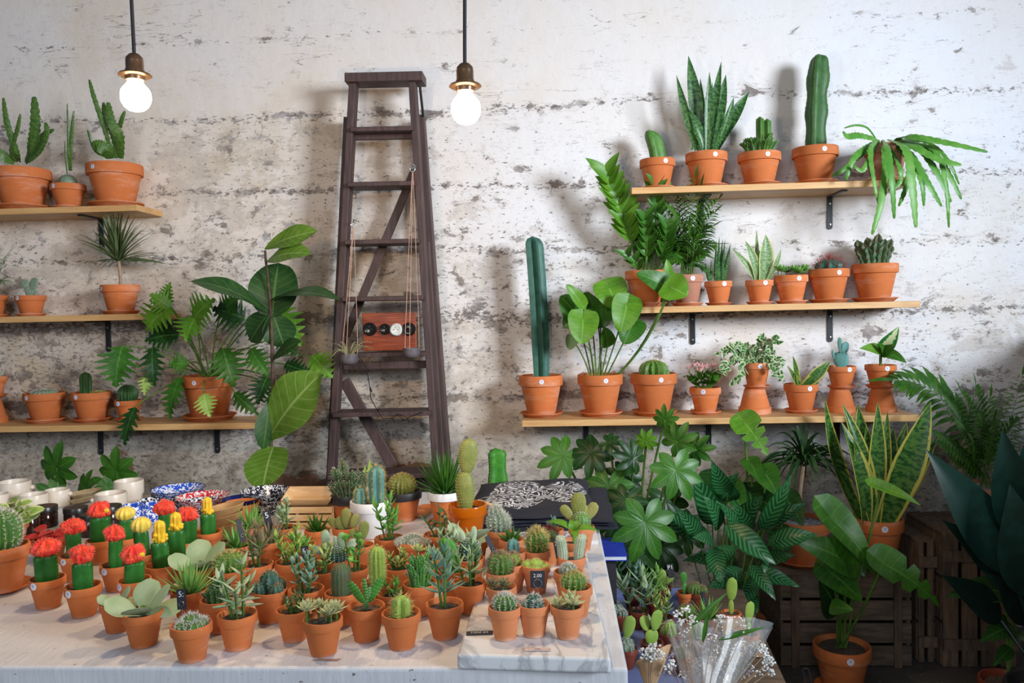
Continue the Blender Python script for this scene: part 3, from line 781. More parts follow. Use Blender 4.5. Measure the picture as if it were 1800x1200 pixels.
bracket(1462, Z_RT, 3.12, 'black steel bracket under the top shelf below the tall ribbed cactus')
bracket(1236, Z_RT, 3.12, 'black steel bracket half hidden behind the feathery palm fronds')
bracket(1218, Z_RM, YF, 'black steel bracket under the shelf below the small grassy snake plant')
bracket(1461, Z_RM, YF, 'black steel bracket above the potted prickly pear on an upturned pot')
bracket(1026, Z_RL, 3.09, 'black steel bracket beneath the shelf near the black t-shirts')
bracket(1244, Z_RL, 3.09, 'black steel bracket beneath the shelf below the pink-flowered pot')
bracket(1472, Z_RL, 3.09, 'black steel bracket behind the tall yellow-edged snake plant')
bracket(180, Z_LT, YL, 'black steel bracket behind the spiky dracaena leaves')
bracket(185, Z_LM, YL, 'black steel bracket under the shelf of the spiky dracaena')
bracket(164, Z_LL, YL, 'black steel bracket above the white mugs and fatsia leaves')
bracket(371, Z_LL, YL, 'black steel bracket directly below the big philodendron pot')

# ------------------------------------------------------------------ hanging bulbs
BRZ = flat('bronze_socket', (.16, .09, .05), .3, .5)
def bulb(px, py_top, py_bot, Y, xt, label):
    pb = at(px, py_bot, Y); pt = at(px-1, py_top, Y); H = (pt.z-pb.z)     # bulb bottom, socket top
    root = empty('pendant_bulb', pt, label, 'pendant lamp', 'bare bulbs on black cords')
    hs = H*.44; zs = -hs
    mb = MB(); lathe(mb, [(.003, .004), (.010, .003), (.0165, -.004), (.0175, -.012), (.0175, zs*.55), (.019, zs*.58), (.019, zs*.70), (.031, zs*.74), (.033, zs*.80), (.030, zs*.84), (.020, zs*.86), (.019, zs), (.016, zs)], 28)
    mb.build('socket', BRZ, root)
    R = .030; hb = H-hs; mb = MB()
    pf = [(.0145, zs+.004)]
    for i in range(17):
        t = i/16; 
        z = zs-hb*t
        if t < .35: r = .0145+(R-.0145)*(sin(PI/2*(t/.42))**1.8)
        else: q = (t-.35)/.65; r = R*math.sqrt(max(0, 1-((q-.28)/.72)**2)) if q > .28 else R*(.955+.045*sin(PI/2*q/.28))
        pf.append((max(r, .0003), z))
    lathe(mb, pf, 28); g = mb.build('glass_bulb', emis('lit_bulb', (1, .80, .52), 30), root)
    top = at(xt, -40, Y)-pt
    mb = MB(); tube(mb, [V((0, 0, 0)), V((top.x*.2, 0, top.z*.25)), V((top.x, 0, top.z)), V((top.x, 0, 3.25-pt.z))], .0038, 8); mb.build('cord', flat('black_cord', (.012, .012, .02), .7), root)
    l = bpy.data.lights.new('bulb_light', 'POINT'); l.energy = 15; l.color = (1, .67, .36); l.shadow_soft_size = .03
    lo = bpy.data.objects.new('bulb_light', l); COL.objects.link(lo); lo.location = pb+V((0, 0, -.045)); 
bulb(237, 98, 197, 1.62, 229, 'glowing bare bulb in a bronze socket hanging above the leafy cactus pots')
bulb(818, 115, 220, 1.62, 817, 'glowing bare bulb in a bronze socket hanging beside the wooden ladder')

# ------------------------------------------------------------------ ladder
def ly(py): return 3.21-(py-137)/733*.07
def lp(x, y, dy=0): return at(x, y, ly(y)+dy)
lad = empty('stepladder', (at(690, 870, 3.04).x, 3.1, 0), 'tall dark brown wooden stepladder leaning against the plaster wall', 'ladder')
LO = V(lad.location)
def lpart(name, fn, mat=LADW):
    mb = MB(); fn(mb); o = mb.build(name, mat, smooth=False); o.parent = lad; o.location = -LO; bevel(o, .0025, 2); return o
def ext(p0, p1):   # run the rail down to the floor
    d = p1-p0; return p0+d*((p0.z-.001)/(p0.z-p1.z))
def rail(a, b, wx, wy, dy=0):
    p0 = lp(*a, dy); p1 = ext(p0, lp(*b, dy)); return lambda m: beam(m, p0, p1, wx, wy)
lpart('front_rail', rail((623, 134), (588, 760), .027, .06)); lpart('front_rail', rail((725, 134), (766, 800), .027, .06))
lpart('back_rail', rail((612, 208), (580, 870), .026, .05, .085)); lpart('back_rail', rail((741, 205), (786, 800), .026, .05, .085))
lpart('spreader_bar', lambda m: beam(m, lp(752, 425, .04), ext(lp(752, 425, .04), lp(778, 800, .04)), .016, .03))
lpart('top_cap', lambda m: beam(m, lp(611, 142), lp(746, 139), .036, .10, V((0, 0, 1))))
def stepf(xl, xr, y, dep, th=.018):
    return lambda m: beam(m, lp(xl, y), lp(xr, y-(xr-xl)*.02), th, dep, V((0, 0, 1)))
for (xl, xr, y, dep) in ((621, 729, 232, .10), (617, 733, 328, .12), (613, 741, 428, .13), (608, 748, 526, .12), (600, 752, 624, .09), (592, 760, 726, .13), (584, 775, 833, .14)):
    lpart('step', stepf(xl, xr, y, dep))
for (xl, xr, y) in ((622, 728, 240), (604, 750, 643), (588, 772, 850)):
    lpart('step_support', lambda m: beam(m, lp(xl, y, .02), lp(xr, y-(xr-xl)*.02, .02), .03, .02, V((0, 0, 1))))
lpart('diagonal_brace', lambda m: beam(m, lp(729, 300, .075), lp(608, 590, .075), .032, .02))
lpart('diagonal_brace', lambda m: beam(m, lp(605, 668, .075), lp(690, 818, .075), .045, .02))
lpart('hinge', lambda m: tube(m, [lp(738, 150), lp(744, 205, .06)], .006, 6), BLKMET)
# hooks with hanging bowls
TWINE = flat('pink_twine', (.55, .33, .24), .8); STONE = flat('grey_stoneware', (.12, .10, .11), .6, c2=(.09, .075, .085))
def hook(x, y, label):
    c = lp(x, y, -.13); mb = MB()
    pts = [c+V((0, .095, .022)), c+V((0, .006, .02))]+[c+V((.010*sin(a), 0, .010*cos(a))) for a in [i*.55 for i in range(10)]]
    tube(mb, pts, .0022, 8); o = mb.build('screw_hook', STEEL, loc=tuple(c)); tag(o, label, 'hook', 'steel screw hooks'); return c-V((0, 0, .011))
h1 = hook(725, 297, 'steel screw hook in the ladder rail holding three twine strands high up')
h2 = hook(621, 395, 'steel screw hook on the ladder rail above the air plant bowl')
def hangpot(h, x, y, wpx, label, kind):
    c = at(x, y, h.y); R = wpx/2*K(h.y); H = R*1.15
    root = empty('hanging_bowl', c, label, 'hanging planter', 'hanging stoneware bowls')
    mb = MB(); lathe(mb, [(0, -H*.5), (R*.55, -H*.5), (R*.9, -H*.32), (R, 0), (R*.97, H*.5), (R*.90, H*.5), (R*.86, 0), (0, -H*.3)], 28); mb.build('bowl', STONE, root)
    for i in range(3):
        a = i*2.1+.5; p = V((cos(a)*R*.95, sin(a)*R*.95, H*.42)); t = h-c
        mb = MB(); tube(mb, [p, p.lerp(t, .12)+V((cos(a), sin(a), 0))*.002, t+V((cos(a), sin(a), 0))*.002], .0013, 5); mb.build('twine', TWINE, root)
    if kind:
        r = random.Random(3); mb = MB()
        for i in range(16):
            a = i*2.4; L = r.uniform(.05, .12); e = V((cos(a)*L, sin(a)*L*.7, H*.4+r.uniform(-.01, .05)))
            pts = arc(V((0, 0, 0)), e, V((0, 0, .03)), 6); tube(mb, pts, [.0025*(1-i_/7.5) for i_ in range(7)], 4)
        mb.build('air_plant', leafm('air_plant_leaf', (.34, .34, .16), (.42, .36, .20)), root)
hangpot(h1, 723, 620, 31, 'grey stoneware bowl hanging on twine in front of the socket board', 0)
hangpot(h2, 613, 631, 34, 'grey stoneware bowl with pale air plant hanging on twine', 1)
# board with old sockets
c = lp(686, 583, .0); hw = 48*K(3.1); hh = 34*K(3.1); zb = lp(686, 618).z+.006
mb = MB(); box(mb, (-hw, 0, 0), (hw, .02, hh*2)); pan = empty('socket_board', (c.x, lp(686, 620).y-.02, zb), 'varnished red-brown board with four round sockets standing on a ladder step', 'socket board')
o = mb.build('board', PANELW, pan, smooth=False); bevel(o, .002)
BAK = flat('black_bakelite', (.012, .013, .014), .18); CER = flat('white_ceramic', (.75, .75, .72), .25)
for (x, y, r, m, nm) in ((653, 578, 12, BAK, 0), (679, 578, 10, BAK, 0), (699, 579, 11.5, CER, 1), (721, 578, 12, BAK, 2)):
    q = at(x, y, c.y)-V(pan.location); R = r*K(3.12)
    mb = MB(); Mx = Matrix.Rotation(PI/2, 3, 'X'); lathe(mb, [(0, .012) if nm != 2 else (0, .02), (R*.55, .013), (R*.8, .016), (R*.97, .012), (R, 0)], 28, M=Mx, o=(q.x, 0, q.z))
    s = mb.build('socket', m, pan)
    for (dx, dz) in ((-.35, 0), (.35, 0), (0, .38), (0, -.38)):
        hb = MB(); lathe(hb, [(.0016, .002), (.0016, .0035), (0, .0035)], 8, M=Mx, o=(q.x+dx*R, -.011, q.z+dz*R)); hb.build('contact_hole', flat('socket_hole', (.15, .12, .08) if m is BAK else (.01, .01, .01)), s)
# fairy light cable on the ladder
pts = [lp(x, y, -.09 if i < 2 else -.075) for i, (x, y) in enumerate(((629, 625), (637, 633), (645, 650), (650, 680), (652, 700), (664, 722), (672, 735), (690, 735), (700, 727), (716, 734), (730, 729), (742, 724)))]
mb = MB(); tube(mb, pts, .0018, 5)
for i in (3, 5, 7, 9): tube(mb, [pts[i], pts[i]+V((.008, -.004, -.018 if i != 5 else .01))], .003, 6)
tag(mb.build('fairy_light_cable', flat('matte_black_cable', (.01, .01, .01), .9), loc=tuple(pts[0])), 'thin black fairy light cable draped over the ladder steps', 'cable')

# ------------------------------------------------------------------ potted plants on the wall shelves
def shelfpot(cx, base, rw, top, z, label, cat='potted plant', name='potted_plant', m=TERRA, Y=3.235, sauc=True, stick=.2, soil=SOIL, group=None, grounded=None, slabel=None, fill=.9):
    kk = K(Y); R = rw/2*kk; H = (base-top)*kk
    X = at(cx, base, Y).x; zz = z+.001
    if sauc:
        saucer((X, Y, z+.0005), R*.98, slabel or ('terracotta saucer under the '+' '.join(label.split()[:9])), m if m is not OLDT else TERRA); zz = z+R*.98*.2*.34+.0012; H -= R*.06
    root = empty(name, (X, Y, zz), label, cat, group)
    s = make_pot(root, R, H, m, None if stick is None else (stick, .0095), soil, fill=fill)
    return root, s, R, H
R_ = random.Random
def rel(root, px, py, Y): return at(px, py, Y)-V(root.location)
kk = K(3.235)
# --- top shelf
root, s, R, H = shelfpot(1156, 323, 61, 270, Z_RT, 'short blunt green cactus leaning in a small clay pot', 'potted cactus', 'potted_cactus', stick=.35)
P_col(root, s, 13*kk, 58*kk, R_(1), 'green', SPW, 3, 0, 0, (-14*kk, 0, 0), .25, 16, name='cactus_stem')
root, s, R, H = shelfpot(1242, 321, 71, 260, Z_RT, 'tall dark snake plant with pointed banded leaves on the top shelf', 'snake plant', 'snake_plant', stick=.25)
for i, (bx, tx, ty, w_, b) in enumerate(((1225, 1189, 132, 13, .1), (1232, 1210, 98, 24, .05), (1236, 1207, 190, 20, .12), (1238, 1231, 137, 12, 0), (1243, 1247, 126, 14, .03), (1246, 1252, 144, 12, .02), (1247, 1268, 108, 15, .05), (1251, 1276, 131, 20, .06), (1255, 1290, 170, 14, .1), (1258, 1317, 160, 22, .08), (1216, 1218, 222, 6, .1))):
    mb = MB(); Y = 3.235+(.02 if i % 2 else -.02)
    leaf(mb, rel(root, bx, 264, Y), rel(root, tx, ty, Y-.03+.012*(i % 4)), w_*kk, 'sword', V(((i % 3-1)*.5, -1, .1)), b*.5, .3, 14, 4, twist=.3*(i % 3-1)); mb.build('leaf', G['zebra'], root)
root, s, R, H = shelfpot(1335, 318, 72, 260, Z_RT, 'crested green cactus clump with two upright fingers in clay pot', 'potted cactus', 'potted_cactus', stick=.15)
P_sticks(root, s, 84*kk, 42*kk, R_(5), 26, 'green', .0085)
for dx, hh in ((2, 70), (14, 66)): P_col(root, s, 6*kk, hh*kk, R_(dx), 'green', SPW, 4, .003, 1, xy=(dx*kk, 0), rows=14, name='tall_stem')
root, s, R, H = shelfpot(1433, 317, 76, 253, Z_RT, 'single tall three-sided green cactus on the top shelf', 'potted cactus', 'potted_cactus', stick=.1)
P_col(root, s, 14*kk, 166*kk, R_(7), 'dark', SPB, 3, .004, 2, (8*kk, 0, 0), .40, 44, waist=.09, dots=.0016)
root, s, R, H = shelfpot(1557, 314, 70, 249, Z_RT, 'trailing cactus with long flat notched stems spilling off the top shelf', 'trailing cactus', 'trailing_cactus', m=OLDT, stick=None)
STR = leafm('flat_notched_stem', (.07, .24, .03), (.13, .32, .05), 'plain', rough=.4)
def strap(root, pts, w_, name='trailing_stem', m=STR):
    """a flat hanging stem through pixel points (x, y, distance) with notched edges"""
    P = [rel(root, *p) for p in pts]; Q = []
    n = 14
    for i in range(n+1):
        t = i/n*(len(P)-1); k = min(len(P)-2, int(t)); f = t-k
        a, b = P[k], P[k+1]; pa = P[max(0, k-1)]; nb = P[min(len(P)-1, k+2)]
        Q.append(.5*((2*a)+(b-pa)*f+(2*pa-5*a+4*b-nb)*f*f+(3*a-pa-3*b+nb)*f**3))
    mb = MB(); vs = []; fs = []; uv = []; sd = None
    N = n*3
    for i in range(N+1):
        t = i/N*n; k = min(n-1, int(t)); c = Q[k].lerp(Q[k+1], t-k); d = (Q[k+1]-Q[k]).normalized()
        nn = V((.15, -1, .35)); nn = (nn-d*nn.dot(d)).normalized(); s = d.cross(nn)
        ww = w_*kk/2*(sin(PI*min(1, .12+.85*i/N))**.5)*(1 if i % 3 else .80)
        for v, off in ((-1, 0), (0, .0035), (1, 0), (0, -.0035)): vs.append(c+s*ww*v-nn*off); uv.append((i/N, (v+1)/2))
    for i in range(N):
        for j in range(4): k = (j+1) % 4; fs.append((i*4+j, i*4+k, (i+1)*4+k, (i+1)*4+j))
    mb.add(vs, fs, uv); mb.build(name, m, root)
C0 = (1556, 246)
for p in (((1575, 246, 3.2), (1600, 240, 3.12), (1660, 250, 3.08), (1736, 267, 3.06), 13), ((1570, 248, 3.2), (1605, 258, 3.1), (1650, 280, 3.06), (1690, 290, 3.05), 15),
          ((1562, 246, 3.2), (1592, 262, 3.08), (1603, 320, 3.04), (1610, 399, 3.05), 17), ((1553, 247, 3.2), (1560, 262, 3.08), (1568, 320, 3.03), (1572, 384, 3.05), 13),
          ((1552, 248, 3.2), (1556, 290, 3.09), (1550, 350, 3.04), (1533, 412, 3.03), 13), ((1545, 248, 3.2), (1530, 262, 3.09), (1535, 310, 3.05), (1545, 362, 3.05), 9),
          ((1545, 247, 3.2), (1520, 262, 3.12), (1500, 280, 3.08), (1487, 316, 3.07), 12), ((1540, 245, 3.2), (1510, 238, 3.15), (1490, 240, 3.12), (1482, 232, 3.1), 13),
          ((1540, 245, 3.2), (1525, 225, 3.18), (1505, 220, 3.15), (1484, 225, 3.15), 5), ((1572, 247, 3.2), (1610, 255, 3.12), (1645, 300, 3.08), (1672, 355, 3.08), 14),
          ((1570, 250, 3.2), (1600, 270, 3.1), (1630, 320, 3.05), (1655, 362, 3.06), 14), ((1575, 246, 3.25), (1630, 250, 3.15), (1665, 280, 3.1), (1686, 324, 3.1), 9),
          ((1565, 250, 3.2), (1600, 280, 3.1), (1620, 320, 3.05), (1624, 362, 3.06), 11), ((1572, 248, 3.22), (1640, 262, 3.12), (1662, 320, 3.08), (1668, 400, 3.08), 10),
          ((1565, 248, 3.2), (1595, 280, 3.1), (1595, 320, 3.08), (1580, 362, 3.06), 11), ((1545, 250, 3.22), (1510, 275, 3.15), (1480, 300, 3.12), (1462, 309, 3.13), 8),
          ((1575, 246, 3.22), (1640, 268, 3.12), (1670, 310, 3.1), (1690, 350, 3.1), 12), ((1543, 248, 3.18), (1528, 280, 3.08), (1515, 300, 3.06), (1500, 290, 3.05), 9),
          ((1560, 250, 3.2), (1580, 290, 3.06), (1582, 320, 3.05), (1562, 335, 3.05), 9)): strap(root, p[:4], p[4])
# --- middle shelf
root, s, R, H = shelfpot(1136, 536, 72, 474, Z_RM, 'glossy zz plant with one long arching stem in clay pot', 'zz plant', 'zz_plant', stick=None)
for i, (bx, tx, ty, dy, n, w_) in enumerate(((1124, 1066, 308, -.02, 10, 24), (1146, 1150, 325, .0, 8, 17), (1132, 1132, 385, -.04, 6, 18), (1150, 1172, 400, -.04, 6, 18), (1140, 1118, 420, .03, 5, 16), (1152, 1186, 440, .02, 5, 15), (1128, 1103, 450, .0, 3, 14))):
    mb = MB(); b = rel(root, bx, 480, 3.235); t = rel(root, tx, ty, 3.2+dy); pts = arc(b, t, V((.012, 0, 0)), 10); tube(mb, pts, [.007*(1-.07*j) for j in range(11)], 6); mb.build('stem', G['stem'], root)
    r = R_(i); mb = MB()
    for j in range(n):
        f = .35+.65*j/(n-1); c = b.lerp(t, f)+V((.012, 0, 0))*4*f*(1-f)
        d = (t-b).normalized()
        for sg in (-1, 1):
            e = (d*.8+V((sg*.7, r.uniform(-.5, .1), 0))).normalized(); L = (44 if i == 0 else 30)*kk*r.uniform(.8, 1.1); leaf(mb, c, c+e*L, w_*kk*.85, 'ovate', V((r.uniform(-.3, .3)-sg*.3, -1, .4)), .05, .2, 8, 4)
    mb.build('foliage', G['bright' if i == 0 else 'mid'], root)
root, s, R, H = shelfpot(1208, 531, 56, 478, Z_RM, 'feathery parlour palm in a weathered pinkish clay pot', 'parlour palm', 'parlour_palm', m=OLDT, stick=.2)
r = R_(11)
for i, (tx, ty) in enumerate(((1150, 345), (1165, 390), (1180, 330), (1245, 350), (1262, 352), (1250, 400), (1232, 330), (1160, 430), (1258, 430), (1222, 315), (1150, 400), (1240, 450), (1200, 350), (1212, 400), (1175, 455), (1190, 430), (1230, 420), (1170, 360), (1255, 375), (1225, 380), (1200, 460), (1240, 470))):
    mb = MB(); b = rel(root, 1208+r.uniform(-12, 12), 482, 3.235+r.uniform(-.02, .02))
    frond(mb, b, rel(root, tx, ty, 3.2+r.uniform(-.08, .06)), V(((1208-tx)*kk*.12, 0, .03)), 13, 32*kk, 4.5*kk, r, .5); mb.build('frond', [G['fern'], G['stem']], root)
root, s, R, H = shelfpot(1263, 531, 47, 490, Z_RM, 'small pot of thin upright cylindrical snake plant leaves', 'snake plant', 'snake_plant', stick=.25)
for i, (bx, tx, ty, w_) in enumerate(((1258, 1259, 424, 5), (1262, 1264, 416, 5), (1265, 1270, 420, 5), (1268, 1274, 422, 5), (1272, 1284, 428, 6), (1250, 1250, 457, 4), (1247, 1240, 462, 6), (1270, 1272, 466, 8))):
    mb = MB(); b = rel(root, bx, 493, 3.235); t = rel(root, tx, ty, 3.22+.01*(i % 3)); fat(mb, b, t-b, (t-b).length, w_*kk*1.2, w_*kk, V((0, -1, 0)), 'strap', .02, 8); mb.build('leaf', G['zebra'], root)
root, s, R, H = shelfpot(1335, 530, 47, 489, Z_RM, 'small snake plant with one broad pale leaf and cream edges', 'snake plant', 'snake_plant', stick=.2)
for (bx, tx, ty, w_, b) in ((1341, 1346, 412, 27, .05), (1330, 1310, 423, 16, .12), (1327, 1286, 436, 11, .12), (1335, 1330, 403, 8, -.05), (1332, 1322, 430, 9, 0), (1349, 1373, 437, 10, .1), (1338, 1335, 440, 14, 0)):
    mb = MB(); leaf(mb, rel(root, bx, 492, 3.235), rel(root, tx, ty, 3.215), w_*kk, 'sword', V((.2, -1, .1)), b, .3, 12, 4); mb.build('leaf', G['snakep'], root)
root, s, R, H = shelfpot(1391, 529, 56, 481, Z_RM, 'low green rosette succulents crowding a small shelf pot', 'potted succulent', 'potted_succulent', stick=.2)
P_rosettes(root, s, 72*kk, 26*kk, R_(14), 6, 'jade', 11, up=.5, lw=.5, ll=17*kk)
root, s, R, H = shelfpot(1457, 528, 67, 471, Z_RM, 'squat barrel cactus with long reddish spines in clay pot', 'potted cactus', 'potted_cactus', stick=.2)
P_ball(root, s, 21*kk, 24*kk, R_(15), 'bluedeep', SPR, 10, .032, 3, up=.8)
root, s, R, H = shelfpot(1538, 527, 75, 463, Z_RM, 'dark crusty crested cactus standing in white gravel', 'potted cactus', 'potted_cactus', stick=None, soil=GRAVEL, fill=.96)
r = R_(16)
for i in range(26):
    a = i*2.4; q = 20*kk*math.sqrt(i/26); mb = MB()
    ribbed(mb, (cos(a)*q, sin(a)*q*.8, s), r.uniform(5, 7)*kk, r.uniform(34, 56)*kk*(1-.012*i), 5, .35, 10, .004, 1, .0006, 'col', V((cos(a)*13*kk, sin(a)*9*kk, 0)), r, waist=.18); mb.build('crest', [CG['crust'], SPB], root)
# --- lower shelf
YB = 3.215
def lowpot(*a, **k): return shelfpot(*a, Y=YB, **k)
root, s, R, H = lowpot(952, 733, 77, 661, Z_RL, 'very tall blue-green column cactus at the lower shelf end', 'potted cactus', 'potted_cactus', stick=.05)
P_col(root, s, 13.5*kk, 250*kk, R_(17), 'bluedeep', SPB, 5, .003, 2, (-9*kk, 0, 0), .26, 50)
root, s, R, H = lowpot(1056, 732, 79, 660, Z_RL, 'split-leaf monstera with round glossy leaves on the lower shelf', 'monstera', 'monstera', stick=.2)
for (bx, cx, cy, tx, ty, w_, dp, m) in ((1050, 1070, 505, 1085, 545, 56, -.06, 'bright'), (1060, 1102, 535, 1090, 585, 48, -.12, 'bright'), (1065, 1112, 570, 1096, 605, 44, -.10, 'mid'), (1045, 1025, 560, 1022, 605, 50, -.14, 'bright'),
        (1040, 1008, 548, 985, 520, 46, -.04, 'mid'), (1044, 1020, 530, 995, 500, 22, -.10, 'bright'), (1048, 1035, 540, 990, 575, 50, -.02, 'mid'), (1056, 1068, 600, 1062, 575, 26, -.05, 'mid'), (1052, 1055, 545, 1060, 577, 42, -.03, 'mid'), (1038, 1006, 596, 1000, 615, 22, -.08, 'olive'),
        (1085, 1174, 506, 1118, 480, 38, -.10, 'mid'), (1088, 1178, 505, 1208, 520, 52, -.16, 'bright'), (1086, 1176, 508, 1172, 455, 22, -.08, 'bright'), (1056, 1050, 560, 1035, 520, 40, .0, 'mid')):
    Y = YB+dp; b = rel(root, min(bx, 1080), 664, YB); c = rel(root, cx, cy, Y); t = rel(root, tx, ty, Y-.03)
    st = MB(); tube(st, arc(b, c, V((.02 if bx > 1080 else .005, 0, -.02 if bx > 1080 else .01)), 8), .0045 if bx > 1080 else .003, 6); pet = st.build('petiole', G['stem'], root)
    mb = MB(); leaf(mb, c, t, w_*kk*1.05, 'hround', V((.1, -1, .35)), .08, .16, 14, 6, wave=.02); mb.build('leaf', G[m], root)
root, s, R, H = lowpot(1150, 729, 80, 657, Z_RL, 'round ribbed green barrel cactus with pups beside the monstera', 'potted cactus', 'potted_cactus', stick=.2)
P_ball(root, s-.004, 22*kk, 32*kk, R_(19), 'green', SPY, 14, .006, 3, amp=.14, rows=14)
for x, y in ((-.035, -.02), (-.04, .01), (.038, -.01), (.05, .0), (.032, -.025), (-.028, -.03)): P_ball(root, s, 6*kk, 14*kk, R_(3), 'green', SPY, 8, .005, 2, xy=(x, y), rows=6, name='cactus_pup')
root, s, R, H = lowpot(1240, 728, 54, 682, Z_RL, 'kalanchoe with clusters of small pink flowers', 'flowering kalanchoe', 'flowering_kalanchoe', stick=-.3)
P_stems(root, s, 58*kk, 30*kk, R_(20), 9, 'mid', 'ovate', .75, .75, 3, .9, flatl=True)
r = R_(20); st = MB(); fl = MB()
for (x, y) in ((1212, 645), (1222, 640), (1232, 648), (1240, 643), (1252, 642), (1262, 645), (1228, 642), (1268, 652)):
    p = rel(root, x, y, YB+r.uniform(-.03, .03)); tube(st, arc(V((0, 0, s)), p, V(((x-1240)*kk*.3, 0, .0)), 5), .0015, 5)
    for _ in range(22):
        q = p+V((r.gauss(0, .009), r.gauss(0, .006), r.gauss(0, .005))); dot(fl, q, V((r.uniform(-.5, .5), -1, .6)).normalized(), .003, 0)
st.build('flower_stalk', G['stem'], root); o = fl.build('flower_cluster', PINK, root); o['kind'] = 'stuff'
def stand(cx, base, top, wt, wb, label):
    """an upturned clay pot used as a stand"""
    kk = K(YB); H = (base-top)*kk; Rb = wb/2*kk; Rt = Rb*.62; X = at(cx, base, YB).x
    mb = MB(); lathe(mb, [(Rb*.9, 0), (Rb, 0), (Rb, H*.22), (Rb*.97, H*.25), (Rb*.91, H*.26), (Rt*1.02, H*.97), (Rt*.98, H), (0, H)], 32)
    o = mb.build('upturned_pot', TERRA); o.location = (X, YB, Z_RL+.0005); tag(o, label, 'clay pot', 'upturned clay pots used as stands'); return Z_RL+.001+H
zt = stand(1327, 729, 686, 36, 55, 'upturned clay pot holding up the trailing ivy')
root, s, R, H = shelfpot(1330, 678, 47, 634, zt, 'cream and green trailing ivy in a pot raised on an upturned pot', 'potted ivy', 'potted_ivy', Y=YB, stick=.05)
r = R_(21)
for i, (tx, ty, n) in enumerate(((1265, 620, 10), (1268, 655, 10), (1290, 678, 9), (1285, 610, 8), (1310, 615, 7), (1345, 598, 7), (1352, 620, 7), (1375, 665, 9), (1380, 640, 8), (1362, 655, 7), (1300, 650, 8), (1325, 620, 5), (1278, 640, 8), (1370, 600, 6))):
    mb = MB(); b = V((r.uniform(-.5, .5)*R, r.uniform(-.5, .5)*R, s)); t = rel(root, tx, ty, YB-r.uniform(.0, .09)); pts = arc(b, t, V((0, 0, .035)), 10); tube(mb, pts, .0011, 4, 1)
    for j in range(n*3):
        f = (j+1)/(n*3)*10; k = min(9, int(f)); c = pts[k].lerp(pts[k+1], f-k)+V((r.uniform(-1, 1), r.uniform(-1, 1), r.uniform(-1, 1)))*.012; a = r.uniform(0, 6.3); L = r.uniform(.014, .024); leaf(mb, c, c+V((cos(a)*L, -L*.3, sin(a)*L)), L*.95, 'heart', V((r.uniform(-.5, .5), -1, .6)), .05, .15, 5, 2)
    mb.build('vine', [G['ivy'], G['stem']], root)
root, s, R, H = lowpot(1408, 727, 57, 678, Z_RL, 'small snake plant with yellow-edged leaves fanning sideways', 'snake plant', 'snake_plant', stick=.25)
for (bx, tx, ty, w_, b) in ((1404, 1394, 625, 11, 0), (1400, 1383, 642, 10, .1), (1409, 1460, 634, 20, .12), (1412, 1440, 655, 18, .1), (1405, 1400, 650, 9, 0), (1416, 1440, 672, 10, .1), (1402, 1396, 655, 12, 0)):
    mb = MB(); leaf(mb, rel(root, bx, 681, YB), rel(root, tx, ty, YB-.03), w_*kk, 'sword', V((.2, -1, .4)), b, .3, 12, 4); mb.build('leaf', G['snakev'], root)
zt = stand(1477, 728, 688, 36, 50, 'upturned clay pot holding up the potted prickly pear')
root, s, R, H = shelfpot(1479, 681, 48, 643, zt, 'prickly pear with a round pad and two ears raised on an upturned pot', 'potted cactus', 'potted_cactus', Y=YB, stick=.25, soil=GRAVEL)
P_pads(root, s, 0, 54*kk, R_(22), ((0, 0, 0, .56, .50), (-.02, .50, -.02, .50, .16), (.08, .45, .22, .42, .28), (-.22, .30, -.15, .32, .10)), 'blue', SPW, .0007)
zt = stand(1549, 728, 688, 36, 50, 'upturned clay pot beneath the cream-centred dieffenbachia')
root, s, R, H = shelfpot(1548, 680, 51, 641, zt, 'dieffenbachia with a large cream-centred leaf raised on an upturned pot', 'dieffenbachia', 'dieffenbachia', Y=YB, stick=.05)
mb = MB(); tube(mb, [V((0, 0, s-.01)), V((0, 0, s+.03)), rel(root, 1549, 612, YB)], .006, 8); mb.build('stem', G['stem'], root)
for (bx, by, tx, ty, w_, m) in ((1550, 615, 1580, 574, 26, 'dieff'), (1547, 618, 1510, 612, 22, 'bright'), (1552, 620, 1594, 638, 22, 'mid'), (1550, 622, 1575, 605, 20, 'mid'), (1550, 625, 1542, 600, 16, 'mid')):
    mb = MB(); leaf(mb, rel(root, bx, by, YB), rel(root, tx, ty, YB-.06), w_*kk, 'ovate', V((.1, -1, .5)), .12, .15, 10, 6); mb.build('leaf', G[m], root)
# --- left top shelf
YQ = 3.245; kq = K(YQ)
def lq(*a, **k): return shelfpot(*a, Y=YQ, **k)
EPI = leafm('wavy_flat_stem', (.05, .13, .02), (.11, .20, .04), 'zebra', rough=.4)
root, s, R, H = lq(40, 357, 97, 283, Z_LT, 'big clay pot of wavy flat-stemmed leafy cactus cut by the frame edge', 'leafy cactus', 'leafy_cactus', stick=-.25)
for (p, w_) in ((((35, 284, 3.24), (28, 265, 3.2), (12, 215, 3.18), (6, 172, 3.18)), 12), (((45, 284, 3.24), (55, 262, 3.2), (62, 220, 3.18), (60, 170, 3.18)), 22), (((50, 284, 3.2), (70, 265, 3.18), (82, 235, 3.16), (80, 215, 3.16)), 12), (((30, 284, 3.24), (20, 265, 3.2), (30, 230, 3.18), (36, 200, 3.18)), 10), (((25, 284, 3.24), (5, 275, 3.2), (-15, 262, 3.18), (-30, 250, 3.18)), 22), (((48, 284, 3.24), (66, 268, 3.2), (74, 240, 3.18), (95, 228, 3.18)), 15)): strap(root, p, w_, 'flat_stem', EPI)
root, s, R, H = lq(121, 356, 59, 311, Z_LT, 'small clay pot with a round bulb and thin upright stems', 'bulb plant', 'bulb_plant', stick=-.35)
P_ball(root, s-.01, 15*kq, 28*kq, R_(30), 'grey', SPW, 10, 0, 0, amp=.02, name='bulb')
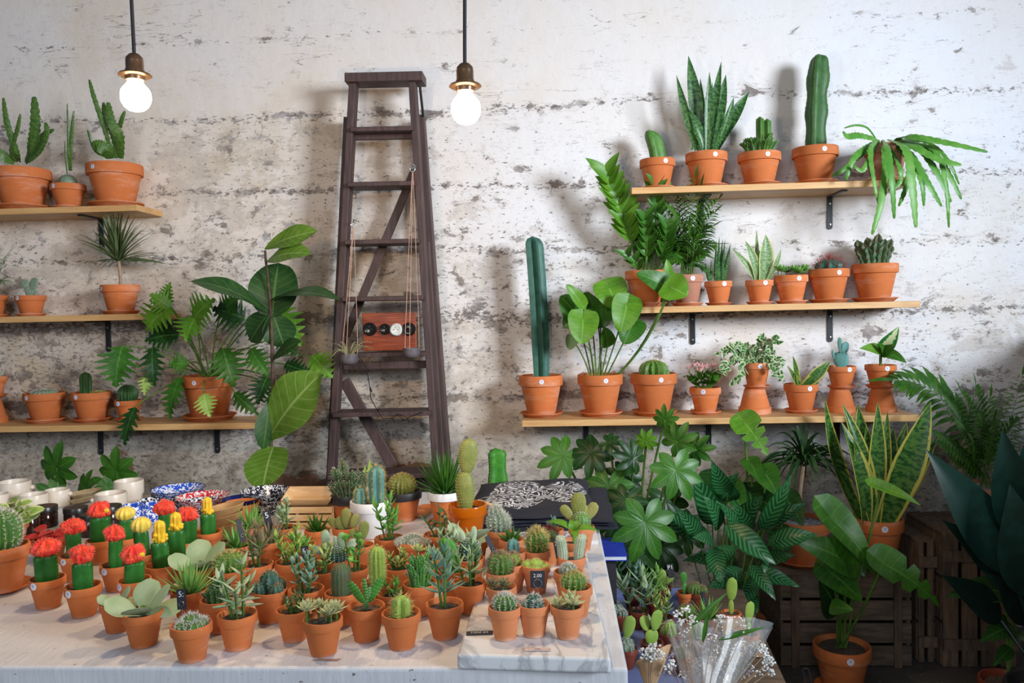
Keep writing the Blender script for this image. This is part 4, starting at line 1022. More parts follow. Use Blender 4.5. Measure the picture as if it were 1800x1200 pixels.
for (p, w_) in ((((122, 300, 3.24), (121, 270, 3.22), (120, 240, 3.22), (118, 182, 3.22)), 5), (((124, 300, 3.24), (124, 270, 3.22), (126, 235, 3.22), (130, 195, 3.22)), 8), (((118, 305, 3.24), (115, 280, 3.22), (114, 262, 3.22), (113, 248, 3.22)), 3)): strap(root, p, w_, 'flat_stem', EPI)
root, s, R, H = lq(204, 353, 95, 276, Z_LT, 'large clay pot of long arching flat-stemmed cactus under the bulb', 'leafy cactus', 'leafy_cactus', stick=-.3)
for (p, w_) in ((((200, 278, 3.24), (185, 230, 3.2), (165, 170, 3.18), (157, 140, 3.18)), 9), (((205, 278, 3.24), (200, 240, 3.22), (185, 205, 3.2), (182, 180, 3.2)), 12), (((212, 278, 3.24), (210, 240, 3.2), (196, 215, 3.18), (190, 180, 3.18)), 18), (((195, 278, 3.24), (185, 262, 3.2), (170, 255, 3.18), (163, 260, 3.18)), 26), (((215, 278, 3.24), (208, 240, 3.22), (214, 210, 3.2), (220, 195, 3.2)), 10), (((190, 278, 3.24), (168, 265, 3.2), (158, 240, 3.18), (154, 228, 3.18)), 6)): strap(root, p, w_, 'flat_stem', EPI)
# --- left middle shelf
root, s, R, H = lq(-13, 553, 50, 514, Z_LM, 'half-seen clay pot with drooping grassy leaves', 'potted grass', 'potted_grass', stick=None)
r = R_(31); mb = MB()
for i in range(44):
    a = i*2.4; b = V((0, 0, s)); L = r.uniform(.08, .16); e = V((cos(a)*L*.8, sin(a)*L*.5, s+r.uniform(.02, .22))); tube(mb, arc(b, e, V((0, 0, .05)), 6), [.0022*(1-j/7) for j in range(7)], 4)
mb.build('foliage', G['fern'], root)
root, s, R, H = lq(55, 552, 51, 515, Z_LM, 'little grey mitten-shaped cactus in a small shelf pot', 'potted cactus', 'potted_cactus', stick=-.35)
P_pads(root, s, 0, 46*kq, R_(33), ((0, 0, 0, .5, .45), (-.12, .30, -.2, .46, .33), (.1, .3, .2, .52, .34), (.18, .05, .5, .28, .16)), 'grey', SPW, .0012)
root, s, R, H = lq(213, 549, 66, 497, Z_LM, 'spiky-crowned dracaena on a thin bare stem', 'dracaena', 'dracaena', stick=-.65)
c = rel(root, 209, 458, 3.235); mb = MB(); tube(mb, [V((0, 0, s-.01)), V((.003, 0, s+.04)), c], .0062, 8); mb.build('trunk', G['tan'], root)
r = R_(34); mb = MB()
for i in range(64):
    t = i/64; a = i*2.4; el = r.uniform(.0, 1.5) if i % 3 else r.uniform(.5, 1.5); L = r.uniform(70, 100)*kq
    if i % 7 == 0: el = -.1
    d = V((cos(a)*cos(el), sin(a)*cos(el)*.75, sin(el))); leaf(mb, c+V((0, 0, t*.02-.01)), c+d*L, 5.5*kq, 'strap', V((0, -.4, 1)), .05, .3, 8, 2)
mb.build('leaf_crown', G['olive'], root)
# --- left lower shelf
zs = Z_LL
def standl(cx, label):
    kk = K(YQ); mb = MB(); Rb = 26*kk; H = 46*kk; lathe(mb, [(Rb*.9, 0), (Rb, 0), (Rb, H*.22), (Rb*.91, H*.26), (Rb*.62, H*.97), (0, H)], 32)
    o = mb.build('upturned_pot', TERRA); o.location = (at(cx, 748, YQ).x, YQ, zs+.0005); tag(o, label, 'clay pot', 'upturned clay pots used as stands'); return zs+.001+H
zt = standl(-14, 'upturned clay pot at the frame edge beside the flat grey cactus')
root, s, R, H = shelfpot(-13, 700, 50, 662, zt, 'half-seen clay pot stacked on an upturned pot', 'potted cactus', 'potted_cactus', Y=YQ, stick=None)
P_ball(root, s, 15*kq, 16*kq, R_(35), 'grey')
root, s, R, H = lq(80, 747, 69, 694, Z_LL, 'flat silver-grey cactus barely rising above its clay pot', 'potted cactus', 'potted_cactus', stick=-.35)
P_ball(root, s, 21*kq, 12*kq, R_(36), 'grey', SPW, 18, .003, 4, amp=.05)
root, s, R, H = lq(162, 745, 68, 692, Z_LL, 'stubby dark upright cactus with tiny offsets in clay pot', 'potted cactus', 'potted_cactus', stick=-.25)
P_col(root, s, 9.5*kq, 42*kq, R_(37), 'dark', SPB, 9, .002, 2, xy=(-9*kq, 0), amp=.1, rows=14)
for i in range(9): P_ball(root, s, 3.5*kq, 7*kq, R_(i), 'green', SPY, 6, .003, 2, xy=((6+i*2.2)*kq, (-8+5*(i % 4))*kq), rows=5, name='cactus_offset')
root, s, R, H = lq(227, 742, 47, 705, Z_LL, 'white-dotted round cactus in a small pot behind a dark hanging leaf', 'potted cactus', 'potted_cactus', stick=-.3)
P_ball(root, s-.002, 17*kq, 34*kq, R_(38), 'dark', SPW, 18, .002, 1, dots=.0013, amp=.06, rows=12)
root, s, R, H = lq(369, 742, 95, 663, Z_LL, 'big split-leaf philodendron sprawling from a large clay pot', 'philodendron', 'philodendron', stick=-.1)
r = R_(39)
for i, (bx, by, tx, ty, w_, m, dy) in enumerate(((300, 538, 262, 578, 66, 'bright', -.12), (300, 540, 268, 520, 40, 'bright', -.12), (296, 535, 300, 500, 30, 'bright', -.1), (340, 560, 375, 530, 56, 'bright', -.14), (345, 555, 330, 595, 50, 'bright', -.14), (215, 608, 205, 672, 60, 'mid', -.12), (268, 610, 272, 672, 36, 'dark', -.10),
        (315, 588, 262, 598, 50, 'dark', -.06), (318, 662, 302, 728, 38, 'mid', -.13), (358, 692, 368, 728, 32, 'lime', -.17), (392, 612, 410, 672, 54, 'mid', -.15), (412, 690, 450, 725, 30, 'mid', -.13), (238, 715, 222, 775, 32, 'dark', -.14),
        (480, 540, 525, 600, 52, 'bright', -.1), (548, 625, 580, 660, 46, 'bright', -.1), (490, 595, 520, 622, 30, 'dark', -.12), (440, 612, 470, 655, 36, 'mid', -.14), (482, 680, 500, 742, 40, 'dark', -.16), (470, 662, 455, 705, 40, 'dark', -.15),
        (430, 560, 380, 545, 60, 'dark', -.08), (440, 560, 480, 590, 50, 'dark', -.08), (330, 640, 300, 640, 34, 'mid', -.07), (262, 655, 255, 690, 22, 'lime', -.1), (500, 640, 540, 655, 30, 'dark', -.12), (388, 550, 420, 525, 44, 'mid', -.08))):
    Y = YQ+dy; b = V((r.uniform(-.02, .02), r.uniform(-.02, .02), s)); c = rel(root, bx, by, Y); t = rel(root, tx, ty, Y-.02); t = c+(t-c)*1.15
    st = MB(); tube(st, arc(b, c, V((0, 0, .035)), 9), .0028, 6); st.build('petiole', G['stem'], root)
    mb = MB(); leaf(mb, c, t, w_*kq*1.35, 'lobed', V((r.uniform(-.3, .3), -1, .5)), .1, .12, 34, 4, wave=.02); mb.build('leaf', G[m], root)

# ------------------------------------------------------------------ things on the table
POTS = []
def tpot(cx, cy, label, cat='potted cactus', name='potted_cactus', D=.07, H=.062, base=TZ, m=TERRA, stick=None, soil=SOIL, group=None, fill=.86, band=None, under=0):
    p = atz(cx, cy, base+H); root = empty(name, (p.x, p.y, base+.0006+under), label, cat, group)
    POTS.append((label, p.x, p.y, D/2))
    s = make_pot(root, D/2, H, m, None if stick is None else (stick, .0075), soil, fill=fill, band=band)
    return root, s, p.y/FPX
SUC = ('potted succulent', 'potted_succulent')
MOON = ('grafted cactus', 'grafted_cactus')
# grafted cacti: rim x, y, stem w, stem h, head w, head h, colour, sticker, label
for i, (x, y, sw, sh, tw, th, c, st, lb, D) in enumerate((
    (83, 1015, 36, 52, 46, 28, 'red', -.2, 'red-topped grafted cactus in the front pot nearest the frame edge', .07),
    (146, 1028, 32, 52, 38, 30, 'red', -.3, 'red-topped grafted cactus in the front pot beside the round-leaved succulent', .07),
    (131, 975, 24, 50, 38, 24, 'red', -.2, 'red-topped grafted cactus with one yellow bud, second row back', .066),
    (176, 948, 32, 50, 34, 26, 'red', -.3, 'wide-stemmed red-topped grafted cactus near the dark jars', .066),
    (203, 992, 22, 54, 32, 26, 'red', -.25, 'slim-stemmed red-topped grafted cactus between the taller red and yellow ones', .064),
    (236, 1018, 32, 42, 38, 28, 'red', -.5, 'low red-topped grafted cactus behind the round-leaved succulent', .066),
    (222, 944, 24, 40, 32, 24, 'ball', None, 'pale yellow ball-topped grafted cactus standing farthest back by the blue mugs', .062),
    (250, 972, 24, 48, 33, 28, 'ball', None, 'pale yellow ball-topped grafted cactus in front of the other pale one', .066),
    (283, 992, 28, 50, 27, 42, 'pup', None, 'bright yellow budded grafted cactus nearest the front row', .068),
    (311, 974, 28, 52, 26, 36, 'pup', None, 'bright yellow budded grafted cactus between red heads', .066),
    (332, 950, 25, 46, 32, 22, 'red', None, 'red-topped grafted cactus beside the stacked wooden bowls', .068),
    (290, 934, 22, 40, 34, 22, 'red', None, 'orange-red grafted cactus half hidden behind the yellow ones', .062),
    (366, 934, 25, 40, 22, 32, 'pup', None, 'bright yellow budded grafted cactus standing alone beside the wooden bowls', .068))):
    root, s, k = tpot(x, y, lb, *MOON, D=D, H=D*.88, stick=st); P_moon(root, s, sw*k*.9, sh*k, tw*k, th*k, R_(100+i), c)
# front row and crowd of small pots
def sm(x, y, kind, W, H, lb, cat=SUC, seed=0, D=.07, mb_=TZ, stick=None, fill=.86, pm=TERRA, Hh=None, **kw):
    root, s, k = tpot(x, y, lb, *cat, D=D, H=Hh or D*.886, base=mb_, fill=fill, stick=stick, m=pm)
    W, H = W*1.2, H*(1.2 if kind is P_stems else 1.12)
    kind(root, s, *([W*k, H*k] if kind not in (P_ball, P_col) else [W*k/2, H*k]), R_(seed+int(x*7+y)), **kw); return root
CAC = ('potted cactus', 'potted_cactus')
sm(251, 1074, P_paddles, 120, 66, 'big round pale-leaved succulent at the front near the red cacti', n=6, lw=.72)
sm(205, 1058, P_paddles, 60, 40, 'small pale-leaved succulent tucked beside the red-topped pots', D=.062, n=5)
sm(336, 1096, P_cluster, 66, 30, 'bristly white-spined cactus cluster in the frontmost pot', CAC, k=6, mat='green', spl=.011, spn=6) if False else None
root, s, k = tpot(336, 1096, 'bristly white-spined cactus cluster in the frontmost pot', *CAC); P_cluster(root, s, 32*k, 28*k, R_(41), 6, 'green', SPW, .008, 6, 8)
sm(417, 1078, P_stems, 85, 84, 'trailing grey-green succulent with long stems in a front pot', mat='pale', k=5, sh='lance', ll=.42, lw=.24, pairs=4, spread=.9, droop=.25)
sm(567, 1086, P_rosettes, 78, 46, 'pale cream-green rosettes on stalks in a front pot', k=7, mat='cream', nl=18, ll=.024, lw=.36)
sm(516, 1070, P_stems, 50, 30, 'short green leafy succulent half behind the cream rosettes', k=4, mat='olive', D=.064, ll=.6)
root, s, k = tpot(643, 1064, 'small branching green prickly pear with flat pads in a front pot', *CAC)
P_pads(root, s, 0, 58*k, R_(44), ((0, 0, 0, .5, .18), (-.05, .25, -.55, .85, .36), (.03, .35, -.05, .75, .18), (.08, .25, .5, .9, .32), (.03, .3, .25, .5, .14)), 'bright', SPW, .0008)
root, s, k = tpot(705, 1076, 'short ribbed bright green cactus with long yellow spines in a front pot', *CAC)
P_col(root, s, 14*k, 42*k, R_(45), 'lime', SPY, 7, .013, 3, rows=12, amp=.22)
sm(781, 1060, P_stems, 60, 88, 'tall fuzzy grey-green lance-leaved succulent in a front pot', k=5, mat='blue', sh='lance', ll=.42, lw=.2, pairs=4, spread=.5)
# second row
sm(333, 1036, P_spiky, 92, 56, 'bright green spiky succulent behind the bristly cactus cluster', n=44, mat='jade', lw=.0055, droop=.2)
root, s, k = tpot(383, 1052, 'dark upright toothed succulent with cut stems in second row', *CAC, D=.066); P_sticks(root, s, 60*k, 56*k, R_(46), 6, 'dark', .008)
root, s, k = tpot(474, 1036, 'dark green clumping cactus with tan spines in second row', *CAC, D=.068); P_cluster(root, s, 34*k, 44*k, R_(47), 5, 'bluedeep', SPB, .006, 4, 9)
sm(538, 1034, P_stems, 66, 56, 'branching blue-green jelly-leaved succulent in second row', k=6, mat='blue', sh='paddle', ll=.36, lw=.35, pairs=4)
root, s, k = tpot(600, 1040, 'smooth grey-brown finger-like cactus behind the prickly pear', *CAC, D=.064); P_col(root, s, 17*k, 62*k, R_(48), 'crust', SPB, 16, .002, 2, rows=16, amp=.04)
root, s, k = tpot(664, 1024, 'tall yellow-green ribbed column cactus in the middle of the crowd', *CAC, D=.068); P_col(root, s, 13*k, 76*k, R_(49), 'lime', SPY, 12, .006, 4, rows=22, amp=.12)
root, s, k = tpot(738, 1024, 'bright green twiggy branching cactus in second row', *CAC, D=.068); P_sticks(root, s, 76*k, 66*k, R_(50), 16, 'bright', .0035)
sm(826, 1022, P_stems, 56, 74, 'fuzzy narrow-leaved succulent overhanging the marble slab', k=4, mat='pale', sh='lance', ll=.35, lw=.22, pairs=5, spread=.6, D=.068)
# third row
sm(352, 996, P_paddles, 100, 62, 'pale round-leaved succulent in the row behind the spiky green one', n=6, lw=.75, D=.068)
root, s, k = tpot(404, 1000, 'squat yellow-spined barrel cactus behind the pale round leaves', *CAC, D=.068); P_ball(root, s, 26*k, 40*k, R_(51), 'green', SPY, 16, .007, 4)
sm(452, 990, P_stems, 66, 62, 'purple-tinged upright succulent in third row', k=5, mat='purple', ll=.5, lw=.28, pairs=3)
sm(512, 986, P_stems, 62, 54, 'variegated green succulent beside the purple-tinged one', k=5, mat='lime', ll=.4, lw=.3, pairs=4)
sm(566, 1002, P_stems, 58, 40, 'olive-leaved succulent with drooping stems in third row', k=5, mat='yell', sh='paddle', ll=.42, lw=.42, pairs=4, D=.064)
sm(622, 998, P_stems, 70, 52, 'reddish-stemmed round-leaved succulent behind the brown finger cactus', k=4, mat='jade', sh='paddle', ll=.34, lw=.75, pairs=2, th=.2, D=.064)
sm(700, 996, P_stems, 48, 30, 'tiny pale jelly-leaved succulent beside the yellow-green column', k=6, mat='yell', sh='paddle', ll=.5, lw=.4, pairs=3, D=.062)
sm(752, 980, P_rosettes, 50, 36, 'lime green rosette succulent near the tall green columns', k=3, mat='yell', nl=14, lw=.5, D=.062)
root, s, k = tpot(796, 1000, 'upright dark green toothed column succulent near the marble', *CAC, D=.064); P_col(root, s, 12*k, 66*k, R_(52), 'bright', SPW, 4, .003, 1, (-14*k, 0, 0), .3, 16)
# fourth row
sm(416, 958, P_spiky, 64, 44, 'fan-leaved green succulent behind the barrel cactus', n=24, mat='jade', lw=.008, D=.066)
sm(474, 950, P_spiky, 62, 46, 'loose purple-grey rosette in fourth row', n=26, mat='purple', lw=.009, D=.066)
sm(530, 956, P_rosettes, 60, 30, 'green echeveria rosettes beside the bunny-ear cactus', k=3, mat='jade', nl=16, D=.066)
root, s, k = tpot(590, 982, 'white-dotted bunny-ear cactus with five pale ears', *CAC, D=.072)
P_ball(root, s, 22*k, 32*k, R_(53), 'bluedeep', SPW, 18, .002, 1, dots=.0016, amp=.02, rows=11)
P_pads(root, s+26*k, 0, 44*k, R_(54), ((-.35, 0, -.1, .82, .40), (-.0, .0, .0, .55, .22), (.24, .0, .12, .72, .42), (.5, -.15, .45, .62, .38), (-.6, -.25, -.6, .45, .32)), 'bunny', SPW, .0008, 0, 9)
root, s, k = tpot(633, 957, 'small tan-spotted bunny-ear cactus behind the pale one', *CAC, D=.066)
P_pads(root, s, 0, 48*k, R_(55), ((0, 0, 0, .45, .3), (-.1, .3, -.45, .5, .36), (.08, .35, .2, .75, .42)), 'olive', SPB, .0009)
sm(684, 944, P_stems, 76, 66, 'tall green-leaved jade-like succulent before the white pot', k=4, mat='jade', sh='lance', ll=.36, lw=.34, pairs=4)
root, s, k = tpot(724, 950, 'woolly grey mounded cactus cluster in a shallow pot', *CAC, D=.074); P_cluster(root, s, 34*k, 18*k, R_(56), 6, 'grey', SPW, .006, 8, 12)
sm(770, 938, P_stems, 70, 44, 'arching green-leaved succulent beside the orange glass pot', k=4, mat='olive', sh='paddle', ll=.5, lw=.4, pairs=3, flatl=True)
sm(787, 966, P_stems, 66, 36, 'flat olive-leaved succulent in front of the arching one', k=4, mat='pale', ll=.7, lw=.35, pairs=3, D=.064)
sm(832, 950, P_paddles, 74, 76, 'large pale paddle-leaved succulent at the slab edge', n=4, lw=.8, D=.068)
root, s, k = tpot(826, 980, 'white-dotted dark cactus with pale ears beside the marble slab', *CAC, D=.064)
P_ball(root, s, 20*k, 44*k, R_(57), 'bluedeep', SPW, 16, .002, 1, dots=.0015, amp=.03, rows=12)
P_pads(root, s+30*k, 0, 36*k, R_(58), ((-.2, 0, -.3, .8, .3), (.15, 0, .1, 1, .35)), 'bunny', SPW, .0008)
sm(442, 925, P_spiky, 66, 42, 'bright green spiky succulent in front of the wooden crate', n=34, mat='jade', lw=.007, D=.066)
sm(500, 926, P_stems, 50, 44, 'pale rosette-tipped succulent before the wooden crate', k=4, mat='pale', sh='paddle', ll=.35, lw=.5, pairs=4, D=.062)
sm(557, 930, P_spiky, 46, 34, 'dark green pointed-leaf succulent beside the wooden crate', n=16, mat='mid', lw=.009, D=.062)
root, s, k = tpot(606, 926, 'olive heart-padded prickly pear behind the bunny-ear cactus', *CAC, D=.062)
P_pads(root, s, 0, 46*k, R_(59), ((-.1, 0, -.2, .6, .42), (.05, .1, .05, .85, .42), (.3, .1, .35, .62, .36), (-.3, .1, -.6, .5, .36)), 'olive', SPB, .0009)
root, s, k = tpot(562, 966, 'tiny dark rosette succulent squeezed beside the bunny ears', *SUC, D=.056); P_rosettes(root, s, 40*k, 20*k, R_(3), 1, 'purple', 16)
sm(690, 1042, P_stems, 40, 26, 'low green succulent squeezed behind the spiny front pot', k=4, mat='jade', D=.058, ll=.6)
# marble pots
def mp(x, y, lb, cat=CAC, D=.058): return tpot(x, y, lb, *cat, D=D, H=.056, base=MZ, m=TERRAP)
root, s, k = mp(887, 1065, 'round bristly green cactus alone at the slab front'); P_ball(root, s, 19*k, 31*k, R_(60), 'green', SPW, 13, .006, 4, dots=.0009)
root, s, k = mp(938, 1060, 'dark blue-green cactus clump in the middle front slab pot'); P_cluster(root, s, 26*k, 26*k, R_(61), 5, 'bluedeep', SPW, .006, 5, 8)
root, s, k = mp(997, 1063, 'pale green rosette succulent in the slab corner pot', SUC); P_rosettes(root, s, 66*k, 28*k, R_(62), 4, 'cream', 9, 24*k, lw=.5)
root, s, k = mp(881, 1030, 'red-tipped rosette succulent in the second slab pot', SUC); P_rosettes(root, s, 56*k, 24*k, R_(63), 2, 'purple', 12, 22*k, lw=.45)
root, s, k = mp(880, 1004, 'tan-spined round cactus rising behind the red-tipped rosette'); P_ball(root, s, 21*k, 42*k, R_(64), 'green', SPB, 14, .007, 5)
root, s, k = mp(942, 992, 'lime green tufted cactus behind the two pound tag'); P_cluster(root, s, 26*k, 18*k, R_(65), 7, 'lime', SPY, .004, 4, 7)
root, s, k = mp(1014, 1030, 'bristly round cactus behind the pale corner rosette'); P_ball(root, s, 20*k, 34*k, R_(66), 'green', SPY, 13, .006, 4, xy=(-.006, 0))
root, s, k = mp(999, 1004, 'pot with a leaning grey spiny cactus at the slab edge'); P_ball(root, s, 13*k, 22*k, R_(67), 'grey', SPW, 11, .005, 4)
root, s, k = mp(1005, 978, 'cactus with two white woolly upright fingers on the slab')
for x_, h_, l_ in ((-15, 46, -6), (12, 48, 8)): P_col(root, s, 8*k, h_*k, R_(68), 'bunny', SPW, 14, .003, 5, (l_*k, 0, 0), .05, 20, xy=(x_*k, 0), name='cactus_finger')
root, s, k = mp(944, 966, 'golden long-spined cactus in the middle of the slab'); P_ball(root, s, 18*k, 42*k, R_(69), 'green', SPY, 12, .013, 5, up=1)
root, s, k = mp(901, 989, 'small yellow-green cactus beside the tan-spined one'); P_ball(root, s, 13*k, 26*k, R_(70), 'lime', SPB, 11, .006, 4)
root, s, k = mp(902, 968, 'stubby grey-blue column cactus on the slab'); P_col(root, s, 9*k, 30*k, R_(71), 'blue', SPW, 6, .003, 2, rows=12)
root, s, k = mp(899, 947, 'toothed dark haworthia rosette with reddish soil on the slab', SUC); P_spiky(root, s, 54*k, 30*k, R_(72), 14, 'mid', .009, .6)
root, s, k = mp(878, 931, 'woolly cone-topped cactus at the slab back corner'); P_ball(root, s, 19*k, 40*k, R_(73), 'grey', SPW, 14, .008, 6, (-.004, 0, 0)); P_ball(root, s+30*k, 10*k, 20*k, R_(74), 'grey', SPW, 10, .007, 6, xy=(-.008, 0))
root, s, k = mp(965, 948, 'dark brown-spined cactus behind the golden one'); P_ball(root, s, 15*k, 28*k, R_(75), 'dark', SPR, 12, .008, 5)
root, s, k = mp(1010, 950, 'green broad-leaved seedling draping over its slab pot', SUC)
mb = MB(); tube(mb, [V((0, 0, s-.004)), V((-.003, 0, s+.03))], .003, 6)
mb.build('stem', G['jade'], root)
mb = MB(); c = V((-.003, 0, s+.03))
for a, el, l in ((2.9, .25, 52), (0.1, -.1, 48), (.9, .7, 26), (4.9, -.3, 34), (2.0, 1.0, 22)): d = V((cos(a)*cos(el), sin(a)*.6*cos(el), sin(el))); leaf(mb, c, c+d*l*k, 15*k, 'lance', V((0, -.5, 1)), .2, .1, 10, 4)
mb.build('foliage', G['bright'], root)
root, s, k = mp(1022, 925, 'yellow-green bunny-ear cactus at the back corner of the slab', D=.062)
P_ball(root, s, 16*k, 34*k, R_(76), 'green', SPW, 14, .003, 1, dots=.0013, amp=.03, rows=12)
P_pads(root, s+24*k, 0, 44*k, R_(77), ((-.1, 0, 0, 1.0, .66), (-.35, -.1, -.65, .72, .42), (.2, -.1, .55, .78, .48), (.1, 0, .1, .5, .3)), 'olive', SPY, .0011, 0, 9)
root, s, k = mp(972, 930, 'small blue-green leafy succulent behind the tags', SUC, D=.05); P_stems(root, s, 30*k, 26*k, R_(78), 4, 'blue', ll=.5)

# ------------------------------------------------------------------ back row of the table
def bp(x, y, D, H, lb, cat=CAC, **k): return tpot(x, y, lb, *cat, D=D, H=H, **k)
kb = 2.3/FPX
root, s, k = bp(651, 879, 75*2.03/FPX, .098, 'blue-green two-column cactus in a white-painted clay pot', fill=.92, band=(WHITEP, .22))
P_col(root, s, 12*k, 68*k, R_(80), 'blue', SPY, 7, .011, 6, xy=(12*k, 0), rows=22); P_col(root, s, 9*k, 30*k, R_(81), 'blue', SPY, 7, .009, 6, xy=(-17*k, -.003), rows=12)
root, s, k = bp(614, 868, .105, .09, 'dense crested green cactus clump in a black-rimmed clay pot', band=(BLACKP, .45))
r = R_(82)
for i in range(34):
    a = i*2.4; q = 22*k*math.sqrt(i/34); mb = MB(); lean = V((cos(a)*14*k, sin(a)*10*k, 0)); hh = r.uniform(30, 82)*k*(1-.01*i) if (abs(cos(a)) > .35) else 36*k
    ribbed(mb, (cos(a)*q, sin(a)*q*.8, s), 6.5*k, hh, 5, .35, 12, .004, 1, .0005, 'col', lean, r, dots=.0012, waist=.22); mb.build('cactus_stem', [CG['crust'], SPW], root)
root, s, k = bp(707, 862, .112, .085, 'spiny green ball cactus in a black-rimmed clay pot', band=(BLACKP, .45))
P_ball(root, s, 22*k, 38*k, R_(83), 'olive', SPY, 18, .006, 6)
root, s, k = bp(652, 852, .07, .06, 'tiny leafy succulent in a white pot tucked behind the cactus columns', SUC, m=WHITEP)
mb = MB(); 
for (dx, h, w_) in ((-6, 40, 14), (0, 52, 12), (6, 36, 14)): leaf(mb, V((dx*k, 0, s)), V((dx*1.6*k, 0, s+h*k)), w_*k, 'lance', V((0, -1, .2)), .05, .3)
mb.build('foliage', G['lime'], root)
saucer((atz(783, 920, TZ).x, atz(783, 920, TZ).y, TZ+.0005), .050, 'terracotta saucer under the white-banded haworthia pot')
root, s, k = bp(782, 868, 66*2.07/FPX, .085, 'grassy haworthia in a clay pot with white-painted band', SUC, band=(WHITEP, .5), under=.009)
P_spiky(root, s, 100*k, 78*k, R_(84), 60, 'mid', .009, .4, .3); P_spiky(root, s, 70*k, 85*k, R_(85), 26, 'fern', .007, .4, .2)
ORG = glassm('orange_glass', (.85, .24, .01), .15, .6)
root, s, k = bp(822, 886, 72*1.93/FPX, .10, 'tall two-padded prickly pear in a translucent orange pot', m=ORG, fill=.86)
mb = MB(); pad(mb, V((-.004, 0, s-.01)), V((-.03, 0, 1)), 78*k, 36*k, .032, V((0, -1, 0)), R_(1), dots=.0011, spl=.003, nd_=14); mb.build('pad', [CG['olive'], SPY], root)
mb = MB(); pad(mb, V((-.002, 0, s+62*k)), V((.12, 0, 1)), 66*k, 36*k, .026, V((.2, -1, 0)), R_(2), dots=.0010, spl=.003, nd_=14); mb.build('pad', [CG['olive'], SPY], root)
for (x, y, R, lb) in ((738, 905, .042, 'empty terracotta saucer between the ball cactus and the haworthia'), (752, 893, .030, 'small empty terracotta saucer near the haworthia pot')):
    p = atz(x, y, TZ); saucer((p.x, p.y, TZ+.0005), R, lb)
# large euphorbia standing on the floor behind the table
root = empty('tall_green_cactus', (at(872, 830, 2.85).x, 2.85, 0), 'bright green three-sided cactus rising behind the folded black t-shirts', 'potted cactus')
k = 2.85/FPX; zt = at(872, 786, 2.85).z; s = make_pot(root, .09, .16, TERRA); P_col(root, s, 14*k, zt-s, R_(86), 'bright', SPB, 3, .003, 1, (0, 0, 0), .42, 60, waist=.10, tipf=.8, dots=.0022)
# fatsia seedlings rising behind the mugs
for (x, y, lst, lb) in ((100, 830, ((100, 822, 44, .3, 1), (150, 858, 34, .6, .4), (95, 868, 30, -.5, .4)), 'dark green fatsia rising behind the white mugs near the frame edge'), (205, 835, ((205, 828, 40, .1, 1), (190, 855, 26, -.6, .5)), 'dark green fatsia rising behind the tall white mug')):
    X = at(x, y, 2.85).x; root = empty('potted_fatsia', (X, 2.88, 0), lb, 'potted fatsia'); s = make_pot(root, .10, .18, TERRA)
    k = 2.85/FPX
    for j, (px, py, rr, ax, az) in enumerate(lst):
        c = at(px, py, 2.85)-V(root.location); mb = MB(); tube(mb, arc(V((0, 0, s)), c, V((0, .03, 0)), 8), .004, 6); mb.build('petiole', G['stem'], root)
        mb = MB(); fan(mb, c, V((ax, -.2, az)), V((0, -1, .55)), rr*k*1.2, 7, .40, rng=R_(j)); mb.build('leaf', G['mid'], root)
# far edge: big cactus pot, ivy, red fittonia
p = atz(6, 1035, TZ); saucer((p.x, p.y, TZ+.0005), .058, 'large terracotta saucer under the big round cactus at the frame edge')
root, s, k = bp(4, 965, .108, .098, 'large round white-spined cactus in a clay pot cut by the frame edge', under=.009); P_ball(root, s, 31*k, 78*k, R_(87), 'green', SPW, 16, .008, 5, dots=.0012, rows=14)
root, s, k = bp(22, 918, .075, .062, 'lime green variegated ivy in a small clay pot', ('potted ivy', 'potted_ivy'))
r = R_(88); mb = MB()
for i in range(60):
    a = i*2.4; el = r.uniform(.1, 1.4); L = r.uniform(20, 44)*k; c = V((cos(a)*cos(el)*L, sin(a)*cos(el)*L, s+sin(el)*L)); l = r.uniform(.020, .032); a2 = a+r.uniform(-1, 1)
    leaf(mb, c, c+V((cos(a2)*l, sin(a2)*l*.7, l*.15)), l*1.05, 'heart', V((cos(a)*.4, -.7, .8)), .05, .2, 6, 2); tube(mb, [V((0, 0, s)), c], .0008, 3, 1)
mb.build('foliage', [G['ivyl'], G['stem']], root)
root, s, k = bp(88, 944, .078, .060, 'red-leaved fittonia in a small clay pot before the dark jars', ('potted fittonia', 'potted_fittonia'), stick=-.2)
r = R_(89); mb = MB()
for i in range(34):
    a = i*2.4; el = r.uniform(-.1, 1.2); L = r.uniform(14, 44)*k; c = V((cos(a)*cos(el)*L*1.1, sin(a)*cos(el)*L*.8, s+sin(el)*L*.55)); l = r.uniform(.026, .036)
    leaf(mb, c-V((cos(a)*l*.5, sin(a)*l*.5, 0)), c+V((cos(a)*l*.6, sin(a)*l*.6, -.002)), l*.75, 'ovate', V((0, -.6, 1)), .05, .15, 7, 4); tube(mb, [V((0, 0, s)), c], .0008, 3, 1)
mb.build('foliage', [G['red'], G['stem']], root)
